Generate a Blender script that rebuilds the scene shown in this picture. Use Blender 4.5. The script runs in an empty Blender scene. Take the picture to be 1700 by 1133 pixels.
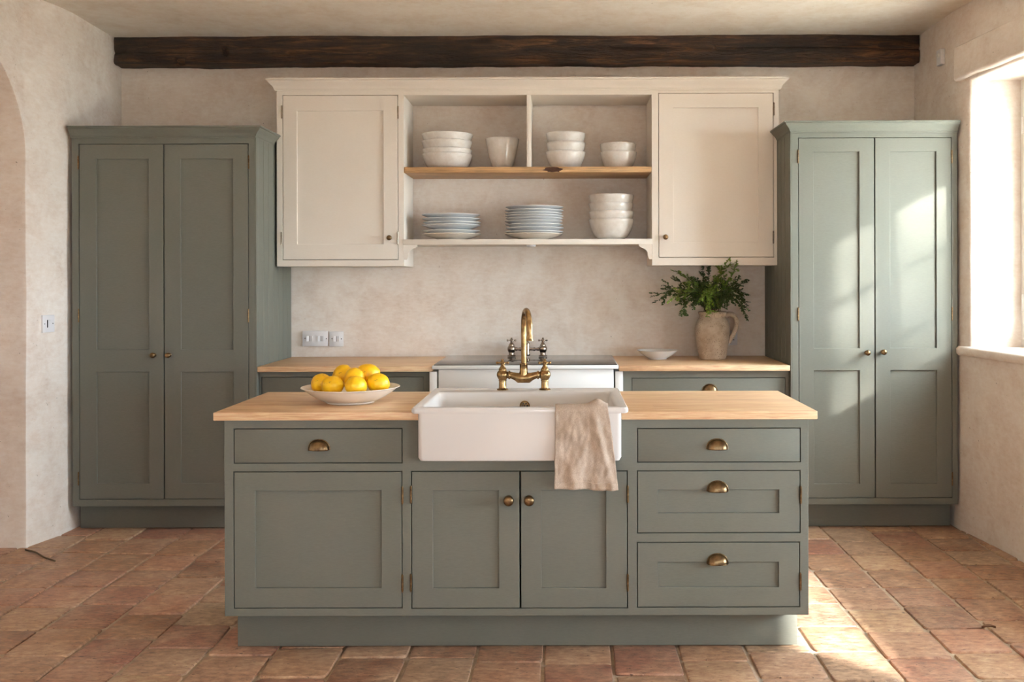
import bpy, bmesh, math, random
from mathutils import Vector, Matrix, noise
random.seed(7)
SC = bpy.context.scene
COL = SC.collection
PI = math.pi

# ------------------------------------------------------------------ camera
F, CX, CY, H = 1600.0, 935.0, 465.0, 1.379          # focal length and principal point in photo pixels, eye height
cam = bpy.data.cameras.new('camera')
cam.sensor_width = 36.0
cam.lens = 36.0 * F / 1700.0
cam.shift_x = -(CX - 850.0) / 1700.0
cam.shift_y = -(566.5 - CY) / 1700.0
cam.clip_start = 0.05
camo = bpy.data.objects.new('camera', cam)
camo.location = (0, 0, H)
camo.rotation_euler = (PI / 2, math.radians(0.15), 0)
COL.objects.link(camo)
SC.camera = camo

# ------------------------------------------------------------------ light
w = bpy.data.worlds.new('sky')
SC.world = w
w.use_nodes = True
bg = w.node_tree.nodes['Background']
bg.inputs[0].default_value = (0.78, 0.905, 1.0, 1)
bg.inputs[1].default_value = 27.0
SUN_DIR = Vector((-1.0, 1.0, -0.53)).normalized()
sun = bpy.data.lights.new('sun', 'SUN')
sun.energy = 25.0
sun.angle = math.radians(2.4)
sun.color = (1.0, 0.965, 0.92)
suno = bpy.data.objects.new('sun', sun)
suno.rotation_euler = SUN_DIR.to_track_quat('-Z', 'Y').to_euler()
suno.location = (9, -7, 7)
COL.objects.link(suno)

def portal(name, loc, rot, sx, sy):
    l = bpy.data.lights.new(name, 'AREA')
    l.shape = 'RECTANGLE'; l.size = sx; l.size_y = sy
    l.cycles.is_portal = True
    o = bpy.data.objects.new(name, l)
    o.location = loc; o.rotation_euler = rot
    COL.objects.link(o)

SC.view_settings.view_transform = 'Standard'
SC.view_settings.look = 'None'
SC.view_settings.gamma = 1.0
SC.view_settings.use_curve_mapping = False
SC.view_settings.exposure = 0.86
SC.cycles.max_bounces = 10
SC.cycles.diffuse_bounces = 6
SC.cycles.caustics_reflective = False
SC.cycles.caustics_refractive = False
SC.cycles.sample_clamp_indirect = 6.0

# ------------------------------------------------------------------ helpers
def P(u, v, d):
    """photo pixel -> point at depth d in front of the camera"""
    return Vector(((u - CX) * d / F, d, H - (v - CY) * d / F))
def X(u, d): return (u - CX) * d / F
def Z(v, d): return H - (v - CY) * d / F

def lin(r, g, b):
    def c(v):
        v /= 255.0
        return v / 12.92 if v <= 0.04045 else ((v + 0.055) / 1.055) ** 2.4
    return (c(r), c(g), c(b), 1.0)

WL = {}
def wloc(o):
    return WL.get(o.name, Vector((0, 0, 0))) if o else Vector((0, 0, 0))

def tag(o, label=None, cat=None, group=None, kind=None):
    if label: o['label'] = label
    if cat: o['category'] = cat
    if group: o['group'] = group
    if kind: o['kind'] = kind
    return o

def thing(name, loc, label, cat, group=None):
    o = bpy.data.objects.new(name, None)
    o.empty_display_size = 0.05
    COL.objects.link(o)
    o.location = loc
    WL[o.name] = Vector(loc)
    return tag(o, label, cat, group)

def obj(name, bm, mat, parent=None, smooth=35, kind=None, label=None, recalc=True):
    if recalc:
        bmesh.ops.recalc_face_normals(bm, faces=bm.faces)
    vs = bm.verts
    lo = Vector((min(v.co.x for v in vs), min(v.co.y for v in vs), min(v.co.z for v in vs)))
    hi = Vector((max(v.co.x for v in vs), max(v.co.y for v in vs), max(v.co.z for v in vs)))
    c = Vector(((lo.x + hi.x) / 2, (lo.y + hi.y) / 2, lo.z))
    for v in vs: v.co -= c
    me = bpy.data.meshes.new(name)
    bm.to_mesh(me); bm.free()
    if smooth:
        me.polygons.foreach_set('use_smooth', [True] * len(me.polygons))
        me.set_sharp_from_angle(angle=math.radians(smooth))
    for m in (mat if isinstance(mat, (list, tuple)) else [mat]):
        me.materials.append(m)
    o = bpy.data.objects.new(name, me)
    COL.objects.link(o)
    if parent: o.parent = parent
    o.location = c - wloc(parent)
    WL[o.name] = c
    if kind: o['kind'] = kind
    if label: o['label'] = label
    return o

def NB(): return bmesh.new()

def box(bm, x0, x1, y0, y1, z0, z1, bev=0.0, seg=2):
    r = bmesh.ops.create_cube(bm, size=1.0)
    vs = r['verts']
    for v in vs:
        v.co = Vector((x0 + (v.co.x + .5) * (x1 - x0), y0 + (v.co.y + .5) * (y1 - y0), z0 + (v.co.z + .5) * (z1 - z0)))
    if bev > 0:
        es = list({e for v in vs for e in v.link_edges})
        bmesh.ops.bevel(bm, geom=es, offset=bev, segments=seg, profile=0.5, affect='EDGES')
    return bm

def loops(bm, rings, cap0=True, cap1=True, closed=True):
    """bridge a list of point rings with equal counts"""
    vr = [[bm.verts.new(p) for p in r] for r in rings]
    n = len(vr[0])
    for a, b in zip(vr[:-1], vr[1:]):
        for i in range(n if closed else n - 1):
            j = (i + 1) % n
            bm.faces.new((a[i], a[j], b[j], b[i]))
    if cap0: bm.faces.new(vr[0])
    if cap1: bm.faces.new(vr[-1])
    return vr

def lathe(bm, prof, cx=0, cy=0, cz=0, seg=32, axis='z', wob=0.0, seed=0):
    """prof: (radius, height) from bottom axis to top axis"""
    rings, tips = [], []
    def pt(r, h, a):
        if wob:
            r *= 1 + wob * noise.noise(Vector((math.cos(a) * 1.3, math.sin(a) * 1.3, h * 14 + seed * 7.7)))
        ca, sa = math.cos(a) * r, math.sin(a) * r
        if axis == 'z': return Vector((cx + ca, cy + sa, cz + h))
        if axis == 'y': return Vector((cx + ca, cy - h, cz + sa))      # height runs towards the viewer
        return Vector((cx + h, cy + ca, cz + sa))
    prev = None
    for (r, h) in prof:
        if r < 1e-6:
            cur = [bm.verts.new(pt(0, h, 0))]
        else:
            cur = [bm.verts.new(pt(r, h, 2 * PI * k / seg)) for k in range(seg)]
        if prev is not None:
            if len(prev) == 1 and len(cur) > 1:
                for k in range(seg): bm.faces.new((prev[0], cur[k], cur[(k + 1) % seg]))
            elif len(cur) == 1 and len(prev) > 1:
                for k in range(seg): bm.faces.new((prev[(k + 1) % seg], prev[k], cur[0]))
            elif len(cur) > 1:
                for k in range(seg):
                    bm.faces.new((prev[k], prev[(k + 1) % seg], cur[(k + 1) % seg], cur[k]))
        prev = cur
    return bm

def tube(bm, pts, rad, seg=14, caps=True, flat=1.0):
    pts = [Vector(p) for p in pts]
    n = len(pts)
    rads = rad if isinstance(rad, (list, tuple)) else [rad] * n
    t0 = (pts[1] - pts[0]).normalized()
    up = Vector((0, 0, 1)) if abs(t0.z) < 0.9 else Vector((0, 1, 0))
    nrm = (up - t0 * up.dot(t0)).normalized()
    rings = []
    for i, p in enumerate(pts):
        if i == 0: t = t0
        elif i == n - 1: t = (pts[-1] - pts[-2]).normalized()
        else: t = ((pts[i + 1] - p).normalized() + (p - pts[i - 1]).normalized()).normalized()
        nrm = (nrm - t * nrm.dot(t)).normalized()
        b = t.cross(nrm)
        rings.append([p + nrm * (math.cos(2 * PI * k / seg) * rads[i]) + b * (math.sin(2 * PI * k / seg) * rads[i] * flat) for k in range(seg)])
    loops(bm, rings, caps, caps)
    return bm

def curve(pts, n):
    """Catmull-Rom through pts"""
    pts = [Vector(p) for p in pts]
    q = [pts[0] * 2 - pts[1]] + pts + [pts[-1] * 2 - pts[-2]]
    out = []
    for i in range(1, len(q) - 2):
        for k in range(n):
            t = k / n
            a, b, c, d = q[i - 1], q[i], q[i + 1], q[i + 2]
            out.append(0.5 * (2 * b + (c - a) * t + (2 * a - 5 * b + 4 * c - d) * t * t + (3 * b - a - 3 * c + d) * t ** 3))
    out.append(pts[-1])
    return out

def sharp_bevel(bm, off, seg=1, ang=30):
    es = [e for e in bm.edges if len(e.link_faces) == 2 and e.calc_face_angle(0) > math.radians(ang)]
    if es: bmesh.ops.bevel(bm, geom=es, offset=off, segments=seg, profile=0.5, affect='EDGES')

def holed(bm, x0, x1, z0, z1, holes, yf, th, bev=0.0012):
    """upright board facing -y with rectangular holes (hx0, hx1, hz0, hz1)"""
    xs = sorted({x0, x1} | {h[0] for h in holes} | {h[1] for h in holes})
    zs = sorted({z0, z1} | {h[2] for h in holes} | {h[3] for h in holes})
    def solid(i, j):
        if i < 0 or j < 0 or i >= len(xs) - 1 or j >= len(zs) - 1: return False
        mx, mz = (xs[i] + xs[i + 1]) / 2, (zs[j] + zs[j + 1]) / 2
        return not any(h[0] < mx < h[1] and h[2] < mz < h[3] for h in holes)
    V = {}
    def v(i, j, k):
        if (i, j, k) not in V:
            V[(i, j, k)] = bm.verts.new((xs[i], yf + th * k, zs[j]))
        return V[(i, j, k)]
    for i in range(len(xs) - 1):
        for j in range(len(zs) - 1):
            if not solid(i, j): continue
            bm.faces.new((v(i, j, 0), v(i + 1, j, 0), v(i + 1, j + 1, 0), v(i, j + 1, 0)))
            bm.faces.new((v(i, j, 1), v(i, j + 1, 1), v(i + 1, j + 1, 1), v(i + 1, j, 1)))
            if not solid(i - 1, j): bm.faces.new((v(i, j, 0), v(i, j + 1, 0), v(i, j + 1, 1), v(i, j, 1)))
            if not solid(i + 1, j): bm.faces.new((v(i + 1, j, 0), v(i + 1, j, 1), v(i + 1, j + 1, 1), v(i + 1, j + 1, 0)))
            if not solid(i, j - 1): bm.faces.new((v(i, j, 0), v(i, j, 1), v(i + 1, j, 1), v(i + 1, j, 0)))
            if not solid(i, j + 1): bm.faces.new((v(i, j + 1, 0), v(i + 1, j + 1, 0), v(i + 1, j + 1, 1), v(i, j + 1, 1)))
    bmesh.ops.recalc_face_normals(bm, faces=bm.faces)
    if bev: sharp_bevel(bm, bev)
    return bm

def sweep(bm, prof, path):
    """moulding: prof = closed ring of (outward, z); path = [(x, y)] going left to right seen from outside; mitred"""
    n = len(path)
    rings = []
    def nr(a, b):
        d = Vector((b[0] - a[0], b[1] - a[1])).normalized()
        return Vector((d.y, -d.x))
    for i, p in enumerate(path):
        if i == 0: m = nr(path[0], path[1])
        elif i == n - 1: m = nr(path[-2], path[-1])
        else:
            a, b = nr(path[i - 1], p), nr(p, path[i + 1])
            m = (a + b) / (1 + a.dot(b))
        rings.append([Vector((p[0] + m.x * o, p[1] + m.y * o, z)) for (o, z) in prof])
    loops(bm, rings)
    return bm

# ------------------------------------------------------------------ materials
def new_mat(name):
    m = bpy.data.materials.new(name)
    m.use_nodes = True
    nt = m.node_tree
    return m, nt, nt.nodes['Principled BSDF']
def N(nt, typ, **kw):
    n = nt.nodes.new(typ)
    for k, v in kw.items():
        if k in n.inputs.keys() if hasattr(n.inputs, 'keys') else False:
            n.inputs[k].default_value = v
        else:
            setattr(n, k, v)
    return n
def L(nt, a, b): nt.links.new(a, b)
def coords(nt, kind, scale=(1, 1, 1)):
    if kind == 'world':
        g = nt.nodes.new('ShaderNodeNewGeometry'); out = g.outputs['Position']
    else:
        g = nt.nodes.new('ShaderNodeTexCoord'); out = g.outputs['Object']
    mp = nt.nodes.new('ShaderNodeMapping')
    mp.inputs['Scale'].default_value = scale
    L(nt, out, mp.inputs['Vector'])
    return mp.outputs['Vector']
def noise_tex(nt, vec, scale, detail=4, rough=0.55, dist=0.0):
    n = nt.nodes.new('ShaderNodeTexNoise')
    n.inputs['Scale'].default_value = scale
    n.inputs['Detail'].default_value = detail
    n.inputs['Roughness'].default_value = rough
    n.inputs['Distortion'].default_value = dist
    L(nt, vec, n.inputs['Vector'])
    return n.outputs['Fac']
def ramp(nt, fac, stops):
    r = nt.nodes.new('ShaderNodeValToRGB')
    els = r.color_ramp.elements
    while len(els) < len(stops): els.new(0.5)
    for e, (p, c) in zip(els, stops):
        e.position = p
        e.color = c if isinstance(c, (tuple, list)) else (c, c, c, 1)
    L(nt, fac, r.inputs['Fac'])
    return r.outputs['Color']
def mix(nt, fac, a, b, typ='MIX'):
    m = nt.nodes.new('ShaderNodeMix'); m.data_type = 'RGBA'; m.blend_type = typ
    for s, v in ((m.inputs[0], fac), (m.inputs[6], a), (m.inputs[7], b)):
        if isinstance(v, (int, float)): s.default_value = v
        elif isinstance(v, (tuple, list)): s.default_value = v
        else: L(nt, v, s)
    return m.outputs[2]
def bump(nt, b, h, strength, dist):
    n = nt.nodes.new('ShaderNodeBump')
    n.inputs['Strength'].default_value = strength
    n.inputs['Distance'].default_value = dist
    L(nt, h, n.inputs['Height'])
    L(nt, n.outputs['Normal'], b.inputs['Normal'])

def paint(name, c, c2, rough=0.6):
    m, nt, b = new_mat(name)
    v = coords(nt, 'world')
    a = noise_tex(nt, v, 3.0, 3)
    vb = coords(nt, 'world', (1, 1, 6))
    f = noise_tex(nt, vb, 60.0, 3)
    col = mix(nt, ramp(nt, a, [(0.3, 0.0), (0.7, 1.0)]), c, c2)
    col = mix(nt, 0.10, col, ramp(nt, f, [(0.3, 0.25), (0.7, 0.75)]), 'OVERLAY')
    L(nt, col, b.inputs['Base Color'])
    b.inputs['Roughness'].default_value = rough
    b.inputs['Specular IOR Level'].default_value = 0.22
    bump(nt, b, f, 0.12, 0.001)
    return m

def plaster(name, a, b_, c, scale=1.0):
    m, nt, b = new_mat(name)
    v = coords(nt, 'world')
    n1 = noise_tex(nt, v, 1.4 * scale, 6, 0.62, 0.6)
    n2 = noise_tex(nt, v, 6.0 * scale, 6, 0.65, 0.4)
    n3 = noise_tex(nt, coords(nt, 'world', (1, 1, 2.4)), 24.0, 6, 0.7)
    col = mix(nt, ramp(nt, n1, [(0.38, 0.0), (0.62, 1.0)]), a, b_)
    col = mix(nt, ramp(nt, n2, [(0.44, 0.0), (0.72, 0.85)]), col, c)
    col = mix(nt, 0.26, col, ramp(nt, n3, [(0.3, 0.15), (0.7, 0.85)]), 'OVERLAY')
    pit = noise_tex(nt, v, 55.0, 2, 0.5)
    col = mix(nt, ramp(nt, pit, [(0.735, 0.0), (0.765, 0.55)]), col, lin(120, 100, 82))
    L(nt, col, b.inputs['Base Color'])
    b.inputs['Roughness'].default_value = 0.85
    b.inputs['Specular IOR Level'].default_value = 0.2
    h = mix(nt, 0.5, n2, n3)
    bump(nt, b, h, 0.35, 0.006)
    return m

def oak(name, c1, c2, c3, axis='x', rough=0.45, staves=True):
    m, nt, b = new_mat(name)
    sc = (1.0, 14, 14) if axis == 'x' else (14, 1.0, 14)
    v = coords(nt, 'world', sc)
    n1 = noise_tex(nt, v, 1.6, 6, 0.65, 1.2)
    n2 = noise_tex(nt, coords(nt, 'world', (3.0, 60, 60)), 3.0, 4, 0.6, 0.5)
    n3 = noise_tex(nt, coords(nt, 'world'), 2.2, 2)
    col = ramp(nt, n1, [(0.25, c1), (0.5, c2), (0.75, c3)])
    col = mix(nt, 0.5, col, ramp(nt, n2, [(0.35, 0.2), (0.62, 0.68)]), 'OVERLAY')
    if staves:
        # staves of differing tone, 45 mm wide
        mt = nt.nodes.new('ShaderNodeSeparateXYZ')
        L(nt, coords(nt, 'world', (1.1, 16, 1)), mt.inputs[0])
        fl = nt.nodes.new('ShaderNodeMath'); fl.operation = 'FLOOR'; L(nt, mt.outputs['Y'], fl.inputs[0])
        wn0 = nt.nodes.new('ShaderNodeTexWhiteNoise'); wn0.noise_dimensions = '1D'; L(nt, fl.outputs[0], wn0.inputs['W'])
        ad = nt.nodes.new('ShaderNodeMath'); ad.operation = 'MULTIPLY_ADD'
        L(nt, wn0.outputs['Value'], ad.inputs[0]); ad.inputs[1].default_value = 3.0; L(nt, mt.outputs['X'], ad.inputs[2])
        fx = nt.nodes.new('ShaderNodeMath'); fx.operation = 'FLOOR'; L(nt, ad.outputs[0], fx.inputs[0])
        cb = nt.nodes.new('ShaderNodeCombineXYZ'); L(nt, fx.outputs[0], cb.inputs[0]); L(nt, fl.outputs[0], cb.inputs[1])
        wn = nt.nodes.new('ShaderNodeTexWhiteNoise'); wn.noise_dimensions = '3D'; L(nt, cb.outputs[0], wn.inputs['Vector'])
        col = mix(nt, 0.22, col, ramp(nt, wn.outputs['Value'], [(0.0, 0.30), (1.0, 0.62)]), 'OVERLAY')
    col = mix(nt, 0.15, col, ramp(nt, n3, [(0.3, 0.3), (0.7, 0.65)]), 'OVERLAY')
    L(nt, col, b.inputs['Base Color'])
    b.inputs['Roughness'].default_value = rough
    bump(nt, b, n2, 0.15, 0.001)
    return m

def plain(name, c, rough=0.4, metal=0.0, spec=0.5, nscale=0, namt=0.15):
    m, nt, b = new_mat(name)
    if nscale:
        f = noise_tex(nt, coords(nt, 'object'), nscale, 4)
        col = mix(nt, namt, c, ramp(nt, f, [(0.3, 0.1), (0.7, 0.9)]), 'OVERLAY')
        L(nt, col, b.inputs['Base Color'])
    else:
        b.inputs['Base Color'].default_value = c
    b.inputs['Roughness'].default_value = rough
    b.inputs['Metallic'].default_value = metal
    b.inputs['Specular IOR Level'].default_value = spec
    return m

def metal(name, c, c2, rough):
    m, nt, b = new_mat(name)
    f = noise_tex(nt, coords(nt, 'object'), 45, 4)
    L(nt, mix(nt, ramp(nt, f, [(0.35, 0.0), (0.68, 1.0)]), c, c2), b.inputs['Base Color'])
    b.inputs['Metallic'].default_value = 1.0
    b.inputs['Roughness'].default_value = rough
    return m

M = {}
M['green'] = paint('sage_paint', lin(113, 113, 104), lin(109, 110, 100))
M['cream'] = paint('cream_paint', lin(229, 221, 211), lin(226, 217, 206))
M['plaster'] = plaster('lime_plaster', lin(235, 226, 217), lin(227, 214, 203), lin(215, 198, 185))
M['plaster_ceiling'] = plaster('ceiling_plaster', lin(238, 231, 220), lin(231, 221, 207), lin(222, 208, 191), 0.8)
M['oak'] = oak('oiled_oak', lin(196, 156, 115), lin(215, 180, 141), lin(228, 199, 162))
M['oak_shelf'] = oak('old_oak', lin(144, 106, 68), lin(180, 140, 96), lin(196, 158, 112), staves=False)
M['ceramic_white'] = plain('white_fireclay', lin(216, 213, 211), 0.12, 0, 0.55)
M['enamel'] = plain('white_enamel', lin(228, 228, 226), 0.25)
M['white_paint'] = plain('white_window_paint', lin(232, 230, 226), 0.45)
M['plastic'] = plain('white_plastic', lin(226, 224, 226), 0.35)
M['plastic_dark'] = plain('dark_slot', lin(70, 66, 66), 0.6)
M['brass'] = metal('aged_brass', lin(172, 142, 100), lin(126, 98, 64), 0.27)
M['brass_dark'] = metal('antique_brass', lin(140, 116, 84), lin(88, 68, 48), 0.32)
M['nickel'] = metal('aged_nickel', lin(182, 168, 154), lin(140, 126, 112), 0.24)
M['dark_gap'] = plain('cupboard_inside', lin(60, 56, 50), 0.8)
M['hob_glass'] = plain('hob_glass', lin(48, 45, 43), 0.06, 0, 0.6)
M['steel'] = metal('brushed_steel', lin(190, 190, 188), lin(170, 170, 168), 0.3)

def stoneware():
    m, nt, b = new_mat('speckled_stoneware')
    v = coords(nt, 'object')
    n1 = noise_tex(nt, v, 18, 5, 0.6)
    n2 = noise_tex(nt, v, 190, 2, 0.5)
    col = mix(nt, ramp(nt, n1, [(0.35, 0.0), (0.7, 1.0)]), lin(228, 225, 221), lin(208, 201, 193))
    col = mix(nt, ramp(nt, n2, [(0.70, 0.0), (0.76, 0.6)]), col, lin(150, 132, 112))
    L(nt, col, b.inputs['Base Color'])
    b.inputs['Roughness'].default_value = 0.16
    bump(nt, b, noise_tex(nt, v, 60, 3), 0.35, 0.002)
    return m
M['stoneware'] = stoneware()
M['porcelain'] = plain('white_porcelain', lin(226, 228, 230), 0.15)
M['old_white'] = plain('old_white_glaze', lin(228, 220, 210), 0.22, 0, 0.5, 9, 0.12)

def jug_mat():
    m, nt, b = new_mat('weathered_terracotta')
    v = coords(nt, 'object')
    n1 = noise_tex(nt, v, 9, 6, 0.65)
    vo = nt.nodes.new('ShaderNodeTexVoronoi'); vo.inputs['Scale'].default_value = 120; L(nt, v, vo.inputs['Vector'])
    n2 = noise_tex(nt, v, 16, 3)
    col = ramp(nt, n1, [(0.3, lin(132, 112, 94)), (0.5, lin(174, 155, 136)), (0.72, lin(196, 180, 162))])
    spots = mix(nt, 1.0, ramp(nt, vo.outputs['Distance'], [(0.20, 1.0), (0.30, 0.0)]), ramp(nt, n2, [(0.42, 0.0), (0.54, 1.0)]), 'MULTIPLY')
    col = mix(nt, spots, col, lin(92, 74, 60))
    L(nt, col, b.inputs['Base Color'])
    b.inputs['Roughness'].default_value = 0.75
    bump(nt, b, n1, 0.5, 0.006)
    return m
M['jug'] = jug_mat()

def tile_mat():
    m, nt, b = new_mat('terracotta_tile')
    oi = nt.nodes.new('ShaderNodeObjectInfo')
    base = ramp(nt, oi.outputs['Random'], [(0.0, lin(158, 116, 94)), (0.2, lin(186, 142, 112)), (0.42, lin(206, 172, 138)),
                                          (0.6, lin(172, 122, 104)), (0.8, lin(198, 148, 120)), (1.0, lin(182, 156, 130))])
    v = coords(nt, 'world')
    n1 = noise_tex(nt, v, 5, 6, 0.65, 0.5)
    n2 = noise_tex(nt, coords(nt, 'world', (1, 2.2, 1)), 22, 6, 0.7)
    n3 = noise_tex(nt, coords(nt, 'world', (1, 2.0, 1)), 38, 3, 0.6)
    n4 = noise_tex(nt, coords(nt, 'world', (1, 2.6, 1)), 60, 3, 0.6)
    col = mix(nt, ramp(nt, n1, [(0.40, 0.0), (0.72, 0.75)]), base, lin(212, 182, 152))
    col = mix(nt, ramp(nt, n1, [(0.24, 0.6), (0.42, 0.0)]), col, lin(160, 116, 98))
    col = mix(nt, 0.75, col, ramp(nt, n2, [(0.3, 0.12), (0.7, 0.82)]), 'OVERLAY')
    col = mix(nt, ramp(nt, n3, [(0.64, 0.0), (0.70, 0.85)]), col, lin(84, 64, 54))
    col = mix(nt, ramp(nt, n4, [(0.63, 0.0), (0.72, 0.6)]), col, lin(216, 196, 172))
    col = mix(nt, 1.0, col, (0.74, 0.71, 0.69, 1), 'MULTIPLY')
    L(nt, col, b.inputs['Base Color'])
    L(nt, ramp(nt, n2, [(0.3, 0.38), (0.7, 0.62)]), b.inputs['Roughness'])
    b.inputs['Specular IOR Level'].default_value = 0.45
    bump(nt, b, mix(nt, 0.5, n2, n3), 0.5, 0.004)
    return m
M['tile'] = tile_mat()
M['grout'] = plaster('lime_grout', lin(190, 172, 152), lin(178, 158, 138), lin(160, 140, 120), 4)

def beam_mat():
    m, nt, b = new_mat('old_dark_oak')
    n1 = noise_tex(nt, coords(nt, 'world', (1.0, 12, 12)), 2.2, 7, 0.7, 0.8)
    n2 = noise_tex(nt, coords(nt, 'world', (1.5, 9, 9)), 8, 6, 0.7)
    n3 = noise_tex(nt, coords(nt, 'world'), 2.6, 4)
    col = ramp(nt, n1, [(0.34, lin(22, 14, 10)), (0.5, lin(68, 44, 29)), (0.66, lin(130, 88, 56))])
    col = mix(nt, ramp(nt, n3, [(0.35, 0.75), (0.6, 0.0)]), col, lin(36, 26, 21))
    col = mix(nt, 0.5, col, ramp(nt, n2, [(0.3, 0.15), (0.7, 0.7)]), 'OVERLAY')
    L(nt, col, b.inputs['Base Color'])
    b.inputs['Roughness'].default_value = 0.7
    bump(nt, b, mix(nt, 0.5, n1, n2), 1.0, 0.03)
    return m
M['beam'] = beam_mat()

def linen():
    m, nt, b = new_mat('natural_linen')
    v = coords(nt, 'object')
    n1 = noise_tex(nt, coords(nt, 'object', (1, 1, 5)), 260, 2)
    n2 = noise_tex(nt, coords(nt, 'object', (6, 1, 1)), 150, 2)
    n3 = noise_tex(nt, v, 14, 3)
    col = mix(nt, ramp(nt, n3, [(0.3, 0.0), (0.7, 1.0)]), lin(184, 168, 154), lin(172, 154, 138))
    col = mix(nt, 0.4, col, ramp(nt, mix(nt, 0.5, n1, n2), [(0.35, 0.2), (0.65, 0.8)]), 'OVERLAY')
    L(nt, col, b.inputs['Base Color'])
    b.inputs['Roughness'].default_value = 0.9
    b.inputs['Specular IOR Level'].default_value = 0.1
    bump(nt, b, mix(nt, 0.5, n1, n2), 0.4, 0.001)
    return m
M['linen'] = linen()

def lemon_mat():
    m, nt, b = new_mat('lemon_skin')
    v = coords(nt, 'object')
    n1 = noise_tex(nt, v, 25, 4)
    n2 = noise_tex(nt, v, 260, 2)
    n3 = noise_tex(nt, v, 70, 3)
    col = mix(nt, ramp(nt, n1, [(0.35, 0.0), (0.7, 1.0)]), lin(244, 196, 16), lin(232, 172, 6))
    col = mix(nt, ramp(nt, n3, [(0.64, 0.0), (0.74, 0.85)]), col, lin(150, 108, 20))
    L(nt, col, b.inputs['Base Color'])
    b.inputs['Roughness'].default_value = 0.38
    b.inputs['Subsurface Weight'].default_value = 0.08
    b.inputs['Subsurface Radius'].default_value = (0.01, 0.006, 0.001)
    bump(nt, b, n2, 0.35, 0.0012)
    return m
M['lemon'] = lemon_mat()

def leaf_mat(name, a, c):
    m, nt, b = new_mat(name)
    g = nt.nodes.new('ShaderNodeNewGeometry')
    L(nt, mix(nt, g.outputs['Random Per Island'], a, c), b.inputs['Base Color'])
    b.inputs['Roughness'].default_value = 0.42
    b.inputs['Transmission Weight'].default_value = 0.0
    return m
M['leaf_dark'] = leaf_mat('box_leaf_dark', lin(44, 62, 26), lin(70, 92, 36))
M['leaf_light'] = leaf_mat('box_leaf_fresh', lin(92, 124, 40), lin(136, 154, 62))
M['twig'] = plain('twig_bark', lin(92, 72, 46), 0.8)

def glass_mat():
    m = bpy.data.materials.new('window_glass'); m.use_nodes = True
    nt = m.node_tree; nt.nodes.clear()
    out = nt.nodes.new('ShaderNodeOutputMaterial')
    tr = nt.nodes.new('ShaderNodeBsdfTransparent'); tr.inputs[0].default_value = (0.97, 0.98, 0.98, 1)
    gl = nt.nodes.new('ShaderNodeBsdfGlossy'); gl.inputs['Roughness'].default_value = 0.02
    lw = nt.nodes.new('ShaderNodeLayerWeight'); lw.inputs['Blend'].default_value = 0.5
    fr = nt.nodes.new('ShaderNodeMath'); fr.operation = 'POWER'; fr.inputs[1].default_value = 5.0
    L(nt, lw.outputs['Facing'], fr.inputs[0])
    mx = nt.nodes.new('ShaderNodeMixShader')
    L(nt, fr.outputs[0], mx.inputs[0]); L(nt, tr.outputs[0], mx.inputs[1]); L(nt, gl.outputs[0], mx.inputs[2])
    L(nt, mx.outputs[0], out.inputs['Surface'])
    return m
M['glass'] = glass_mat()
M['gravel'] = plaster('pale_gravel', lin(222, 216, 204), lin(212, 206, 192), lin(202, 195, 180), 5)

# ------------------------------------------------------------------ the room
YB, ZC = 6.0, 2.873                   # back wall depth, ceiling height
Y0 = -4.2                             # wall behind the camera
def lerp_tab(tab, y):
    if y >= tab[0][0]: return tab[0][1]
    for (a, xa), (b, xb) in zip(tab[:-1], tab[1:]):
        if b <= y <= a:
            t = (a - y) / (a - b)
            return xa + (xb - xa) * t
    return tab[-1][1]
def xl(y): return lerp_tab([(6.4, -2.752), (6.0, -2.748), (5.45, -2.727), (5.25, -2.728), (4.98, -2.785), (4.0, -2.80), (-3, -2.83)], y)
def xr(y): return lerp_tab([(6.4, 2.19), (6.0, 2.188), (5.32, 2.182), (5.2, 2.197), (4.68, 2.24), (4.0, 2.27), (-3, 2.40)], y)
def wob(p, a=0.006):
    return a * (noise.noise(Vector((p[0] * 1.7, p[1] * 1.7, p[2] * 1.7))) + 0.5 * noise.noise(Vector((p[0] * 5, p[1] * 5, p[2] * 5 + 3))))
def frange(a, b, step):
    n = max(1, round(abs(b - a) / step))
    return [a + (b - a) * i / n for i in range(n + 1)]

# back wall
bm = NB()
xs = frange(-3.4, 2.9, 0.12); zs = frange(-0.05, ZC + 0.1, 0.12)
g = [[bm.verts.new((x, YB + wob((x, 9, z), 0.004), z)) for z in zs] for x in xs]
for i in range(len(xs) - 1):
    for j in range(len(zs) - 1):
        bm.faces.new((g[i][j], g[i + 1][j], g[i + 1][j + 1], g[i][j + 1]))
r = bmesh.ops.extrude_face_region(bm, geom=list(bm.faces))
for v in r['geom']:
    if isinstance(v, bmesh.types.BMVert): v.co.y = YB + 0.4
tag(obj('wall_back', bm, M['plaster']), 'pale mottled lime plaster wall behind the cupboards', None, kind='structure')

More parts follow.
